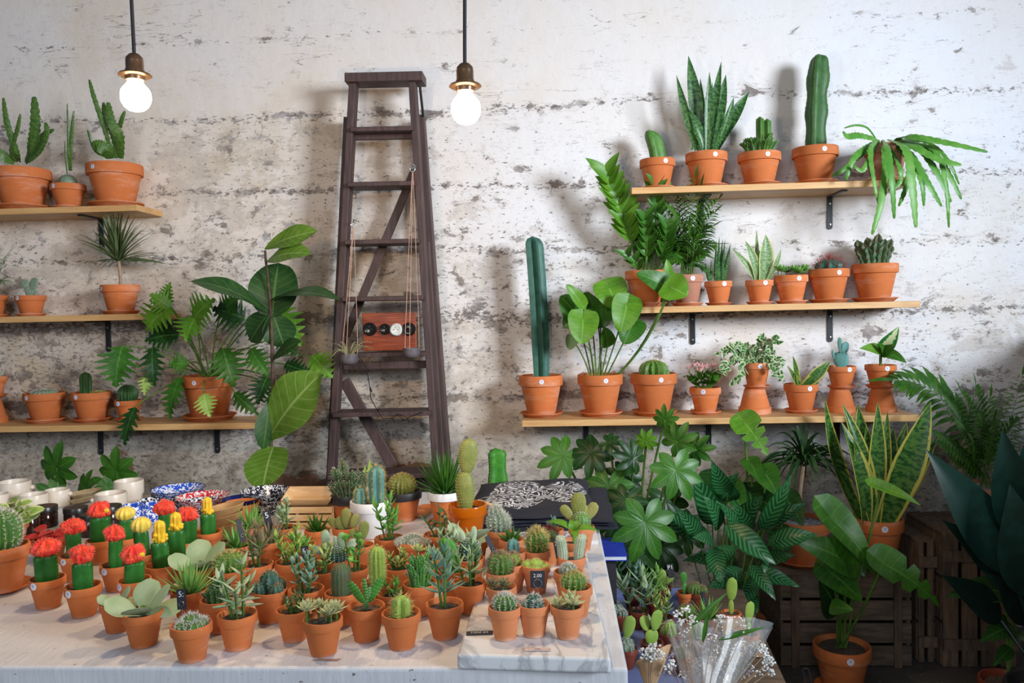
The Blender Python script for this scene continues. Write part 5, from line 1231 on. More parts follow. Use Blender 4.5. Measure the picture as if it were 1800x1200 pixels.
# white mugs
MUGM = flat('cream_glaze', (.72, .64, .55), .35, c2=(.68, .60, .50))
def mug(x, y, wpx, hpx, lb, knobs=()):
    H = hpx*2.3/FPX; p = atz(x, y, TZ+H); k = p.y/FPX; H = hpx*k; p = atz(x, y, TZ+H); R = wpx*k/2
    root = empty('white_mug', (p.x, p.y, TZ+.0005), lb, 'mug', 'cream stoneware mugs'); mb = MB()
    lathe(mb, [(0, 0), (R*.93, 0), (R, H*.06), (R, H*.97), (R*.98, H), (R*.92, H), (R*.90, H*.97), (R*.90, H*.12), (0, H*.1)], 32); mb.build('body', MUGM, root)
    for a in knobs:
        mb = MB(); c = V((cos(a)*R*1.1, sin(a)*R*1.1, H*.72)); pr = [(.0001, -.008), (.006, -.005), (.008, 0), (.006, .005), (.0001, .008)]; lathe(mb, pr, 12, tuple(c)); tube(mb, [c, c-V((cos(a), sin(a), 0))*R*.15], .004, 8); mb.build('knob', MUGM, root)
mug(24, 846, 56, 44, 'tall cream mug nearest the frame edge, above the lime ivy', (0.2,))
mug(58, 868, 48, 32, 'cream mug between the ivy and the little knobbed cup')
mug(100, 860, 42, 30, 'small cream cup with round knob handles', (-1.9, 0.1))
mug(226, 844, 50, 42, 'tall plain cream mug next to the blue speckled bowls')
mug(195, 866, 54, 36, 'low cream mug standing in front of the tall plain one', (-2.6,))
mug(-6, 868, 40, 34, 'cream mug mostly outside the frame')
# dark jars
JARM = flat('amber_jar', (.035, .012, .008), .12); LIDM = flat('black_lid', (.02, .018, .018), .3)
for (x, y, wpx, hpx, lb) in ((78, 889, 44, 34, 'amber jar with black lid directly behind the red fittonia'), (133, 891, 42, 36, 'amber jar with black lid between the cups and the red cacti'), (192, 888, 42, 36, 'amber jar with black lid in front of the low cream mug'), (160, 903, 40, 38, 'amber jar with dull black lid nearest the red-topped cacti'), (52, 900, 34, 34, 'amber jar with black lid half hidden by lime ivy')):
    H = .06; p = atz(x, y, TZ+H); R = wpx*p.y/FPX/2; root = empty('amber_jar', (p.x, p.y, TZ+.0005), lb, 'jar', 'amber jars with black lids')
    mb = MB(); lathe(mb, [(0, 0), (R*.93, 0), (R*.97, .003), (R*.97, H*.66), (R*.85, H*.74), (R*.85, H*.8)], 28); mb.build('jar', JARM, root)
    mb = MB(); lathe(mb, [(R*.86, H*.74), (R, H*.74), (R, H*.97), (R*.97, H), (0, H)], 28); mb.build('lid', LIDM, root)
# bowls
def bowl(x, y, wpx, h, m, lb, z0=TZ, name='enamel_bowl', cat='bowl', rim=None, tilt=0, group=None, flare=.68, sy=1.0):
    p = atz(x, y, z0+h); R = wpx*p.y/FPX/2; mb = MB()
    lathe(mb, [(0, 0), (R*flare, 0), (R*flare*1.05, h*.08), (R*.86, h*.62), (R*.97, h*.93), (R, h)], 36); n = len(mb.f)
    lathe(mb, [(R, h), (R*1.0, h*1.02+.001), (R*.965, h)], 36, mi=1); lathe(mb, [(R*.965, h), (R*.84, h*.62), (R*flare, h*.14), (0, h*.12)], 36)
    if sy != 1: mb.v = [V((v[0], v[1]*sy, v[2])) for v in mb.v]
    o = mb.build(name, [m, rim or m]); o.location = (p.x, p.y, z0+.0005+abs(tilt)*R*.5); o.rotation_euler = (0, tilt, 0); return tag(o, lb, cat, group)
SPB_ = speckle('blue_speckled_enamel', (.02, .09, .55), thr=.52); SPK = speckle('black_speckled_enamel', (.012, .013, .03), thr=.52); SPRD = speckle('red_speckled_enamel', (.55, .02, .02), thr=.52)
NAVY = flat('navy_enamel', (.008, .015, .12), .12); NAVR = flat('dark_rim', (.03, .03, .04), .2)
gg = 'speckled enamel bowls'
bowl(312, 866, 88, .026, SPB_, 'lowest blue and white speckled bowl in the stack beside the tall mug', group=gg, rim=NAVR)
bowl(313, 858, 94, .028, SPB_, 'topmost blue and white speckled bowl of the stack beside the tall mug', z0=TZ+.013, group=gg, rim=NAVR)
bowl(278, 880, 76, .030, SPK, 'black and white speckled bowl behind the pale yellow cacti', group=gg)
bowl(352, 884, 96, .030, SPK, 'black and white speckled bowl under the red one', group=gg)
bowl(356, 872, 92, .032, SPRD, 'red and white speckled bowl among the enamelware', z0=TZ+.012, group=gg)
bowl(467, 880, 90, .034, SPK, 'lower black and white speckled bowl near the hanging fig leaf', group=gg)
bowl(466, 862, 88, .042, SPK, 'upper black and white speckled bowl near the hanging fig leaf', z0=TZ+.016, group=gg)
bowl(424, 884, 66, .050, TERRA, 'red clay bowl under the navy dish', group=None, name='clay_bowl')
bowl(424, 876, 66, .026, NAVY, 'small navy blue dish with dark rim', z0=TZ+.030, rim=NAVR, name='navy_dish', cat='dish')
# blue speckled mugs
for (x, y, lb) in ((236, 902, 'blue speckled mug lying in front of the black bowl'), (268, 900, 'blue speckled mug behind the pale yellow ball cactus')):
    p = atz(x, y, TZ+.03); R = .032; root = empty('enamel_mug', (p.x, p.y, TZ+.0005), lb, 'mug', 'blue speckled enamel mugs'); H = .055
    mb = MB(); lathe(mb, [(0, 0), (R*.95, 0), (R, .003), (R, H), (R*.95, H), (R*.94, .006), (0, .005)], 28); mb.build('body', SPB_, root)
    mb = MB(); tube(mb, [V((-R*.95, -.005, H*.2)), V((-R*1.5, -.01, H*.25)), V((-R*1.75, -.012, H*.5)), V((-R*1.5, -.01, H*.78)), V((-R*.95, -.005, H*.82))], .0035, 8); mb.build('handle', SPB_, root)
# wooden bowls, cork bowl, crate
BAM = flat('bamboo_bowl', (.50, .30, .13), .4, c2=(.42, .24, .10)); 
for i, (x, y, w_, lb) in enumerate(((388, 925, 78, 'lowest wooden bowl of the tilted nest of three'), (394, 907, 76, 'middle wooden bowl of the tilted nest of three'), (396, 893, 74, 'topmost wooden bowl of the tilted nest of three'))):
    bowl(x, y, w_, .036, BAM, lb, z0=TZ+.001+.0145*i, name='wooden_bowl', group='nested wooden bowls', tilt=-.16)
for i, (x, y, lb) in enumerate(((146, 874, 'lower pale bamboo dish between the cups'), (150, 866, 'upper pale bamboo dish between the cups'))):
    bowl(x, y, 58, .016, flat('pale_bamboo', (.62, .48, .28), .5), lb, z0=TZ+.012*i, name='bamboo_dish', cat='dish', tilt=-.12, group='bamboo dishes')
bowl(526, 883, 76, .045, flat('cork', (.42, .24, .14), .8, ns=200, c2=(.34, .18, .10)), 'oval cork bowl behind the little wooden crate', name='cork_bowl', flare=.9, sy=.75, rim=flat('cork', (.5, .3, .2)))
p0 = atz(496, 930, TZ); p1 = atz(584, 930, TZ); wd = (p1.x-p0.x); root = empty('wooden_crate', ((p0.x+p1.x)/2, p0.y+.035, TZ+.0005), 'small pale slatted wooden crate behind the tiny succulents', 'crate')
for zz in (.0, .022, .044):
    mb = MB(); box(mb, (-wd/2, -.035, zz), (wd/2, -.031, zz+.017)); o = mb.build('front_slat', BOXW, root, smooth=False); bevel(o, .001)
    mb = MB(); box(mb, (-wd/2, .031, zz), (wd/2, .035, zz+.017)); o = mb.build('back_slat', BOXW, root, smooth=False)
for sx in (-1, 1):
    mb = MB(); box(mb, (sx*wd/2-.004, -.031, 0), (sx*wd/2+.004, .031, .062)); mb.build('side_panel', BOXW, root, smooth=False)
for x_ in (-.2, .2): mb = MB(); box(mb, (x_*wd-.004, -.031, .002), (x_*wd+.004, -.027, .06)); mb.build('batten', BOXW, root, smooth=False)
mb = MB(); box(mb, (-wd/2, -.031, .001), (wd/2, .031, .005)); mb.build('bottom_panel', BOXW, root, smooth=False)
mb = MB(); hw_ = wd/2*.98; T = Matrix.Rotation(.28, 4, 'X') @ Matrix.Translation((0, 0, .064))
def fr_(w0, d0, w1, d1, h, t):
    o_ = [V((-w0, -d0, 0)), V((w0, -d0, 0)), V((w0, d0, 0)), V((-w0, d0, 0)), V((-w1, -d1, h)), V((w1, -d1, h)), V((w1, d1, h)), V((-w1, d1, h))]
    i_ = [V((v.x-t*(1 if v.x > 0 else -1), v.y-t*(1 if v.y > 0 else -1), max(v.z, t) if v.z < h else h)) for v in o_]
    mb.add([T @ v for v in o_+i_], [(3, 2, 1, 0), (0, 1, 5, 4), (1, 2, 6, 5), (2, 3, 7, 6), (3, 0, 4, 7), (8, 9, 10, 11), (9, 8, 12, 13), (10, 9, 13, 14), (11, 10, 14, 15), (8, 11, 15, 12), (4, 5, 13, 12), (5, 6, 14, 13), (6, 7, 15, 14), (7, 4, 12, 15)])
fr_(hw_*.80, .026, hw_, .040, .024, .003)
o = mb.build('wooden_tray', BOXW, smooth=False); o.location = V(root.location)+V((0, .018, .010)); tag(o, 'pale wooden tray lying tilted on the little slatted crate', 'tray')
# folded t-shirts
CLOTH = printmat(); NAVC = flat('dark_navy_cloth', (.010, .012, .022), .9, c2=(.014, .018, .034))
c0 = atz(838, 930, TZ); c1 = atz(1072, 925, TZ)
X0 = at(835, 900, 2.2).x; X1 = at(1072, 900, 2.2).x; Y0, Y1 = 2.08, 2.50
def cloth(z0, th, x0, x1, y0, y1, m, lb, seed, top=False):
    r = R_(seed); mb = MB(); nx, ny = 30, 20; cx, cy = (x0+x1)/2, (y0+y1)/2; vs = []; fs = []
    pts = []
    for lay in (1, 0):
        for i in range(nx+1):
            for j in range(ny+1):
                u, v = i/nx*2-1, j/ny*2-1; e = max(abs(u), abs(v))**8
                wv = 1 if top else .25; zz = (th*(1-.45*e)+wv*.0025*sin(u*5+seed)+wv*.002*sin(v*7+u*3)+(.006*math.exp(-((u-.1)**2+(v-.7)**2)*6) if top else 0)) if lay else th*.4*e*.5
                vs.append(V((u*(x1-x0)/2*(1-.015*(1-lay))+.003*sin(v*6+seed), v*(y1-y0)/2+.004*sin(u*8+seed)+(.02*u if top else 0), zz)))
    m_ = ny+1; n = (nx+1)*m_
    for i in range(nx):
        for j in range(ny):
            a = i*m_+j; fs.append((a, a+m_, a+m_+1, a+1)); fs.append((n+a, n+a+1, n+a+m_+1, n+a+m_))
    for i in range(nx): a = i*m_; fs.append((a, n+a, n+a+m_, a+m_)); a += ny; fs.append((a, a+m_, n+a+m_, n+a))
    for j in range(ny): a = j; fs.append((a, a+1, n+a+1, n+a)); a = nx*m_+j; fs.append((a, n+a, n+a+1, a+1))
    mb.add(vs, fs); o = mb.build('folded_t_shirt', m, smooth=True); o.location = (cx, cy, z0+.0005); return tag(o, lb, 't-shirt', 'folded black t-shirts')
cloth(TZ+.0115, .010, X0+.02, X1+.012, Y0+.01, Y1, NAVC, 'lowest folded black t-shirt in the stack', 1)
cloth(TZ+.0205, .010, X0, X1, Y0+.02, Y1, NAVC, 'folded black t-shirt in the middle of the stack', 2)
cloth(TZ+.0295, .010, X0+.01, X1+.006, Y0+.015, Y1, NAVC, 'folded black t-shirt directly under the printed one', 3)
cloth(TZ+.0385, .024, X0-.01, X1-.05, Y0+.015, Y1+.02, CLOTH, 'top folded black t-shirt printed with white line pattern', 4, True)
mb = MB(); p = at(848, 878, 2.2); beam(mb, V((0, 0, 0)), V((.06, -.045, -.008)), .012, .004); o = mb.build('wooden_peg', BOXW, smooth=False); o.location = (p.x-.01, 2.16, TZ+.078); tag(o, 'pale wooden clothes peg lying on the printed t-shirt', 'clothes peg')
# printed sheets under the shirts
def zine():
    m, nt, b = newmat('white_paper_with_dots'); co = coords(nt); n = noise(nt, co, 260, 1)
    s = nd(nt, 'ShaderNodeSeparateXYZ'); nt.links.new(co, s.inputs[0])
    blk = ma(nt, 'GREATER_THAN', s.outputs[0], .075)
    c = mixc(nt, step(nt, n, .50, .53), (.72, .72, .76), (.05, .05, .09)); c = mixc(nt, blk, c, (.03, .03, .05)); c = mixc(nt, ma(nt, 'GREATER_THAN', s.outputs[0], .118), c, (.74, .74, .78))
    put(nt, b.inputs['Base Color'], c); b.inputs['Roughness'].default_value = .5; return m
a = atz(950, 965, TZ+.008); b_ = atz(1056, 962, TZ+.008)
mb = MB(); box(mb, (-.14, 0, 0), (.14, .26, .010)); o = mb.build('printed_booklet', zine(), smooth=False); o.location = (XR-.15, 2.00, TZ+.0005); o.rotation_euler = (0, 0, .02); tag(o, 'black and white dotted booklet under the folded t-shirts', 'booklet')
# price tags
def textmesh(body, size):
    cu = bpy.data.curves.new('txt', 'FONT'); cu.body = body; cu.size = size; cu.extrude = .0001; cu.resolution_u = 2; cu.align_x = 'CENTER'
    o = bpy.data.objects.new('txt', cu); COL.objects.link(o); bpy.context.view_layer.update()
    me = bpy.data.meshes.new_from_object(o.evaluated_get(bpy.context.evaluated_depsgraph_get())); bpy.data.objects.remove(o); bpy.data.curves.remove(cu); return me
SLATE = flat('black_card', (.018, .018, .028), .5); CHALK = flat('chalk_white', (.8, .8, .8), .7)
def ptag(x, y, Y, wpx, hpx, txt, lb, rot=0, turn=0, ring=True, lay=False, m=SLATE, pin=.03, tm=CHALK, ts=.40):
    Y = .485*FPX/(y-550) if not lay and y > 900 and x < 1100 else Y
    k = K(Y); c = at(x, y, Y) if not lay else atz(x, y, MZ+.0015); k = c.y/FPX
    root = empty('price_tag', c, lb, 'price tag', 'black chalk price tags' if m is SLATE else None)
    if lay: root.rotation_euler = (PI/2*0, 0, rot)
    else: root.rotation_euler = (PI/2-.15, rot, turn)
    w_, h_ = wpx*k/2, hpx*k/2; mb = MB(); box(mb, (-w_, -h_, -.0006), (w_, h_, .0006)); mb.build('card', m, root, smooth=False)
    if txt:
        me = textmesh(txt, h_*2*ts); me.materials.append(tm); t = bpy.data.objects.new('price_text', me); COL.objects.link(t); t.parent = root; t.location = (0, h_*(.25 if ring else -.35), .0009)
    if ring:
        mb = MB(); R = w_*.55; tube(mb, [V((R*cos(i*.35), -h_*.45+R*sin(i*.35), .002)) for i in range(19)], .0007, 6); mb.build('wire_ring', STEEL, root)
    if not lay and pin: mb = MB(); tube(mb, [V((0, -h_*.6, -.0012)), V((0, -h_-pin, -.0012))], .0007, 5); mb.build('wire_stem', STEEL, root)
ptag(538, 976, 1.86, 14, 33, '5:', 'black tag chalked five among the middle succulents', rot=-.25)
ptag(319, 1053, 1.55, 17, 36, '5:', 'black tag chalked five in front of the bright spiky succulent', rot=-.1)
ptag(423, 932, 2.0, 10, 42, '', 'narrow black tag standing beside the wooden bowls', turn=.9, rot=-.1)
ptag(471, 914, 2.1, 12, 36, '5', 'black tag chalked five standing before the cork bowl', rot=-.2, turn=.4)
ptag(400, 1032, 1.62, 9, 30, '', 'dark tag seen edge-on among the toothed succulent stems', turn=.8, rot=.2)
ptag(945, 1018, 1.52, 26, 30, '2.00', 'black tag chalked two pounds in front of the lime tufted cactus', ts=.30)
ptag(984, 962, 1.72, 20, 36, '2.00', 'black tag chalked two pounds beside the golden-spined cactus', rot=-.18, ts=.28)
ptag(863, 958, 1.72, 9, 36, '', 'slanted black tag standing at the slab back edge', rot=-.4, turn=.5)
ptag(965, 926, 1.95, 9, 22, '', 'little black tag in front of the black t-shirts', turn=.4)
ptag(843, 1112, 1.4, 48, 15, 'MINI £4', 'black strip tag chalked mini four pounds lying on the slab', rot=.08, ring=False, lay=True, ts=.62)
ptag(945, 1141, 1.4, 46, 12, '£20', 'pale paper price strip lying on the slab front', rot=-.01, ring=False, lay=True, m=flat('pale_paper', (.62, .50, .47), .6), tm=flat('grey_ink', (.25, .25, .4), .6), ts=.6)

for (x, y, w_, lb) in ((575, 1160, .024, 'torn strip of brownish tape stuck near the table edge'),):
    p = atz(x, y, TZ); mb = MB(); vs = [V((-w_, -.004, 0)), V((w_*.8, -.005, 0)), V((w_, .004, 0)), V((.3*w_, .003, 0)), V((-w_*.7, .005, 0))]; vs += [v+V((0, 0, .0008)) for v in vs]
    mb.add(vs, [(4, 3, 2, 1, 0), (5, 6, 7, 8, 9)]+[(i, (i+1) % 5, 5+(i+1) % 5, 5+i) for i in range(5)]); o = mb.build('torn_tape', flat('brown_tape', (.42, .27, .22), .5), smooth=False); o.location = (p.x, p.y, TZ+.0003); tag(o, lb, 'tape')

# ------------------------------------------------------------------ fiddle leaf fig behind the table
X = at(478, 870, 2.9).x; root = empty('fiddle_leaf_fig', (X, 2.92, 0), 'tall fiddle leaf fig with a few large leaves between the shelves and the ladder', 'fiddle leaf fig'); s = make_pot(root, .13, .22, TERRA)
FY = 2.92; kf = K(FY)
mb = MB(); pts = [V((0, 0, s-.01))]+[rel(root, x, y, FY) for (x, y) in ((478, 870), (476, 760), (480, 680), (478, 600), (475, 530), (471, 490), (467, 455), (466, 440))]; tube(mb, pts, [.008]*4+[.007, .006, .005, .005, .004], 8); mb.build('trunk', G['bark'], root)
for (bx, by, tx, ty, w_, sh, m, f, b, dy) in ((465, 438, 558, 406, 44, 'obov', 'figl', (.2, -1, .6), .06, -.06), (466, 462, 546, 446, 52, 'obov', 'figl', (.2, -.8, .7), .10, -.08), (478, 558, 490, 462, 90, 'round', 'fig', (0, -1, .2), .04, .05),
        (472, 550, 332, 494, 52, 'obov', 'fig', (-.1, -.6, 1), .10, -.10), (476, 528, 598, 528, 46, 'obov', 'fig', (.2, -.5, 1), .09, -.14), (478, 545, 440, 600, 60, 'obov', 'fig', (-.2, -1, .5), .05, .03), (478, 545, 500, 610, 60, 'obov', 'fig', (.2, -1, .5), .05, .04),
        (470, 775, 566, 655, 100, 'obov', 'figl', (-.3, -1, .3), .07, -.05), (481, 784, 462, 858, 76, 'round', 'figl', (0, -1, .3), .05, -.16), (476, 640, 530, 600, 44, 'obov', 'fig', (0, -.6, .8), .08, -.05), (474, 700, 462, 790, 40, 'obov', 'fig', (.5, -1, .1), .06, -.02)):
    mb = MB(); leaf(mb, rel(root, bx, by, FY), rel(root, tx, ty, FY+dy), w_*kf, sh, V(f), b, .14, 16, 6, wave=.03); mb.build('leaf', G[m], root)

# ------------------------------------------------------------------ floor plants at the right
def floorpot(x, ybase, Y, wpx, hpx, lb, cat, name, z0=0.0, soil=SOIL, stick=None, m=TERRA, sauc=True, slabel=None):
    k = K(Y); X = at(x, ybase, Y).x; R = wpx*k/2; H = hpx*k; z = z0+.001
    if sauc: saucer((X, Y, z), R*.95, slabel or 'terracotta saucer under the '+' '.join(lb.split()[:9])); z += R*.95*.2*.34+.001
    root = empty(name, (X, Y, z), lb, cat); s = make_pot(root, R, H, m, None if stick is None else (stick, .012), soil, fill=.92); return root, s, k
r = R_(90)
root, s, k = floorpot(1110, 1120, 2.85, 120, 110, 'large dark fatsia with glossy hand-shaped leaves beside the table', 'fatsia', 'large_fatsia')
for j, (px, py, rr, ax, az, dy, m) in enumerate(((1169, 738, 26, .2, .9, -.25, 'mid'), (1136, 776, 24, .0, 1, -.25, 'bright'), (1190, 776, 38, .5, .5, -.3, 'mid'), (1071, 778, 24, .6, -.2, -.15, 'dark'), (1188, 826, 54, .1, -1, -.42, 'mid'), (990, 800, 46, -.8, -.7, -.08, 'mid'), (1040, 795, 44, -.5, -.8, -.1, 'dark'), (1070, 856, 52, -.1, -.8, -.15, 'mid'),
        (1112, 806, 38, -.6, .5, -.15, 'dark'), (1134, 918, 66, 0, -1, -.5, 'mid'), (1100, 840, 40, -.5, -.3, -.1, 'dark'), (1100, 880, 44, -.3, -1, -.2, 'dark'), (1115, 955, 52, -.4, -1, -.3, 'dark'), (1222, 790, 34, .6, .4, -.2, 'mid'), (1082, 915, 44, -.7, -.7, -.2, 'dark'), (1170, 880, 50, .4, -1, -.1, 'dark'), (1160, 960, 50, .3, -1, -.15, 'dark'), (1085, 970, 46, -.2, -1, -.1, 'dark'), (1205, 930, 46, .5, -1, .0, 'dark'), (1140, 1000, 44, 0, -1, -.05, 'dark'), (1050, 800, 30, .2, .8, 0, 'dark'))):
    c = rel(root, px, py, 2.85+dy); mb = MB(); tube(mb, arc(V((r.uniform(-.03, .03), 0, s)), c, V((0, .04, .02)), 9), .004, 6); mb.build('petiole', G['stem'], root)
    mb = MB(); fan(mb, c, V((ax, -.25, az)), V((r.uniform(-.3, .3), -1, .65)), rr*K(2.85+dy)*1.15, 8, .34, rng=r, droop=.15); mb.build('leaf', G[m], root)
root, s, k = floorpot(1275, 1140, 2.72, 90, 70, 'calathea with long striped leaves in front of the fatsia', 'calathea', 'striped_calathea')
for j, (bx, by, tx, ty, w_, dy) in enumerate(((1252, 922, 1216, 822, 34, 0), (1278, 868, 1250, 808, 28, .05), (1212, 955, 1152, 895, 30, -.05), (1228, 945, 1187, 890, 26, -.1), (1255, 955, 1215, 945, 24, -.15), (1334, 932, 1392, 832, 26, 0), (1318, 936, 1288, 876, 26, 0), (1274, 922, 1364, 992, 34, -.15), (1256, 962, 1268, 1024, 30, -.15), (1310, 1005, 1408, 1032, 26, -.05), (1318, 992, 1364, 1056, 22, -.1), (1345, 928, 1420, 884, 24, .05), (1350, 956, 1440, 940, 30, -.1), (1240, 900, 1205, 850, 30, .1), (1262, 890, 1300, 830, 30, .12), (1330, 960, 1345, 1010, 20, -.15), (1262, 930, 1235, 870, 30, -.08), (1290, 950, 1260, 880, 30, -.05), (1300, 930, 1340, 870, 32, .05), (1290, 960, 1240, 1010, 26, -.05), (1285, 880, 1275, 840, 26, .1), (1305, 1000, 1240, 1040, 26, .0), (1280, 985, 1200, 985, 28, .05), (1330, 1020, 1290, 1075, 26, 0), (1340, 990, 1400, 975, 24, .05), (1310, 1040, 1330, 1085, 24, .0))):
    Y = 2.62+dy; b = rel(root, bx, by, Y+.05); t = rel(root, tx, ty, Y-.03); mb = MB(); tube(mb, arc(V((r.uniform(-.03, .03), r.uniform(-.02, .02), s)), b, V((0, .02, .01)), 7), .0022, 5); mb.build('petiole', G['stem'], root)
    mb = MB(); leaf(mb, b, t, w_*K(Y)*1.25, 'lance', V((r.uniform(-.5, .5), -.9, .7)), .12, .2, 14, 4, wave=.035, rng=r); mb.build('leaf', G['cala'], root)
root, s, k = floorpot(1300, 1120, 3.05, 90, 70, 'philodendron with upright arrow-shaped leaves below the raised pots', 'philodendron', 'arrow_philodendron')
for (bx, by, tx, ty, w_, m, sh) in ((1308, 742, 1350, 800, 52, 'bright', 'split'), (1320, 815, 1334, 845, 34, 'mid', 'heart'), (1345, 832, 1368, 872, 46, 'mid', 'heart'), (1285, 860, 1310, 905, 46, 'mid', 'heart'), (1318, 865, 1325, 912, 44, 'dark', 'heart'), (1385, 880, 1412, 925, 44, 'dark', 'heart'), (1340, 880, 1375, 905, 44, 'dark', 'heart'), (1250, 840, 1262, 880, 40, 'dark', 'heart'), (1300, 1000, 1320, 1060, 44, 'dark', 'heart'), (1370, 940, 1380, 990, 44, 'dark', 'heart')):
    c = rel(root, bx, by, 2.95); t = rel(root, tx, ty, 2.88); mb = MB(); tube(mb, arc(V((0, 0, s)), c, V((.02, 0, 0)), 8), .0042, 6); mb.build('petiole', G['stem'], root)
    mb = MB(); leaf(mb, c, t, w_*K(2.95), sh, V((-.1, -1, .4)), .08, .14, 18, 6); mb.build('leaf', G[m], root)

# crates
def crate(x0, x1, ybot, Yf, ztop, dep, lb, vertical=False, n=4):
    X0 = at(x0, ybot, Yf).x; X1 = at(x1, ybot, Yf).x; w_ = X1-X0; root = empty('wooden_crate', ((X0+X1)/2, Yf+dep/2, 0.0005), lb, 'crate'); M_ = CRATEV if vertical else CRATEW
    hw, hd, H = w_/2, dep/2, ztop
    for sy in (-1, 1):
        for i in range(n):
            mb = MB()
            if not vertical: h = H/n; box(mb, (-hw, sy*hd-.006, i*h+.004), (hw, sy*hd+.006, (i+1)*h-.008))
            else: h = w_/n; box(mb, (-hw+i*h+.004, sy*hd-.006, 0), (-hw+(i+1)*h-.010, sy*hd+.006, H))
            o = mb.build('front_slat' if sy < 0 else 'back_slat', M_, root, smooth=False); bevel(o, .002)
    for sx in (-1, 1):
        for i in range(3): mb = MB(); h = H/3; box(mb, (sx*(hw-.007)-.006, -hd+.007, i*h+.004), (sx*(hw-.007)+.006, hd-.007, (i+1)*h-.01)); mb.build('side_slat', M_, root, smooth=False)
    for sx in (-.78, .78):
        mb = MB()
        if not vertical: box(mb, (sx*hw-.014, -hd-.016, 0), (sx*hw+.014, -hd-.0065, H))
        else: z_ = H*(.5+.42*sx); box(mb, (-hw, -hd-.016, z_-.02), (hw, -hd-.0065, z_+.02))
        mb.build('batten', CRATEV, root, smooth=False)
    mb = MB(); box(mb, (-hw+.001, -hd+.007, H-.012), (hw-.001, hd-.007, H-.0005)); mb.build('top_board', M_, root, smooth=False)
    return H+.0005
zc = crate(1372, 1602, 1165, 2.98, .34, .30, 'old slatted wooden crate under the snake plant and the gravel pot')
zr = crate(1655, 1790, 1160, 2.98, .50, .30, 'old upright wooden crate under the palm pot', True, 4)
crate(1612, 1645, 1150, 3.02, .46, .26, 'narrow old wooden crate between the two larger crates', True, 2)
# dracaena in gravel pot
root, s, k = floorpot(1410, 1005, 3.13, 96, 74, 'arching narrow-leaved dracaena in a wide gravel-topped clay pot', 'dracaena', 'dracaena', z0=zc, soil=GRAVEL)
c = rel(root, 1412, 808, 3.1); mb = MB(); tube(mb, [V((0, 0, s-.01)), rel(root, 1405, 870, 3.12), c], .010, 8); mb.build('trunk', G['tan'], root)
mb = MB()
for i in range(62):
    a = i*2.4; el = r.uniform(.1, 1.45); L = r.uniform(105, 150)*k; d = V((cos(a)*cos(el), sin(a)*cos(el)*.55-.1, sin(el))); b = c+V((0, 0, (i/62)*.05-.03)); e = b+V((d.x*L*.85, d.y*L*.8, -L*.75+d.z*L*1.15))
    pts = [b, b+d*L*.4, b.lerp(e, .7)+V((0, 0, L*.17)), e]
    for q in range(3): pass
    n = 9; vs = []; fs = []; uv = []
    side = d.cross(V((0, -.3, 1))).normalized()
    for q in range(n+1):
        t = q/n; p = pts[0]*(1-t)**3+pts[1]*3*t*(1-t)**2+pts[2]*3*t*t*(1-t)+pts[3]*t**3; w_ = 3.6*k*max(.05, wf('strap', t))
        vs += [p-side*w_, p+V((0, 0, -w_*.5)), p+side*w_]; uv += [(t, 0), (t, .5), (t, 1)]
    for q in range(n): a_ = q*3; fs += [(a_, a_+1, a_+4, a_+3), (a_+1, a_+2, a_+5, a_+4)]
    mb.add(vs, fs, uv)
mb.build('leaf_crown', G['drac'], root)
# big snake plant
root, s, k = floorpot(1543, 1003, 3.08, 84, 84, 'big yellow-edged snake plant in a clay pot on the wooden crate', 'snake plant', 'large_snake_plant', z0=zc, stick=-.1)
for i, (bx, tx, ty, w_, b, f) in enumerate(((1524, 1450, 698, 22, -.10, .3), (1530, 1480, 708, 24, .10, .2), (1530, 1508, 710, 28, .02, .0), (1536, 1543, 706, 24, .03, -.2), (1545, 1560, 722, 18, .05, -.3), (1546, 1594, 740, 26, .05, -.2), (1550, 1636, 706, 40, .05, -.3), (1556, 1648, 766, 24, .14, -.6), (1540, 1570, 750, 26, .05, .1), (1520, 1478, 740, 26, .1, .3), (1534, 1522, 745, 28, 0, .3), (1548, 1536, 780, 26, .0, -.2), (1540, 1500, 770, 26, 0, .1), (1555, 1600, 820, 22, .05, -.3))):
    mb = MB(); Y = 3.08+.03*(i % 3-1); leaf(mb, rel(root, bx, 930, Y), rel(root, tx, ty, Y-.06+.03*(i % 2)), w_*K(Y)*1.3, 'sword', V((f, -1, .1)), b, .28, 18, 6, twist=.25*(i % 3-1), wave=.01); mb.build('leaf', G['snakev'], root)
# light green floppy leaf in front of it
# pot of philodendron on the floor in front of the crate
root, s, k = floorpot(1480, 1180, 2.78, 97, 80, 'broad-leaved philodendron in a clay pot on the floor before the crate', 'philodendron', 'broad_leaved_philodendron', stick=-.05)
for (bx, by, tx, ty, w_, m, sh, dy, fx) in ((1478, 982, 1396, 950, 62, 'mid', 'heart', -.15, -.2), (1462, 912, 1538, 1012, 62, 'mid', 'heart', -.12, .3), (1465, 1060, 1440, 1018, 56, 'dark', 'heart', -.02, -.3), (1458, 1005, 1515, 1058, 60, 'mid', 'heart', -.10, .1), (1552, 990, 1652, 1066, 64, 'mid', 'split', -.2, .3), (1470, 1068, 1500, 1072, 30, 'mid', 'heart', -.15, 0), (1500, 985, 1520, 1015, 40, 'dark', 'heart', 0, 0), (1548, 856, 1618, 888, 22, 'bright', 'heart', -.15, .1)):
    c = rel(root, bx, by, 2.78+dy); t = rel(root, tx, ty, 2.74+dy); mb = MB(); tube(mb, arc(V((r.uniform(-.02, .02), 0, s)), c, V((.01, 0, .0)), 8), .0045 if m != 'lime' else .003, 6); mb.build('petiole', G['stem'], root)
    mb = MB(); leaf(mb, c, t, w_*K(2.78+dy), sh, V((fx, -.9, .6)), .10, .14, 18, 6, wave=.015); mb.build('leaf', G[m], root)
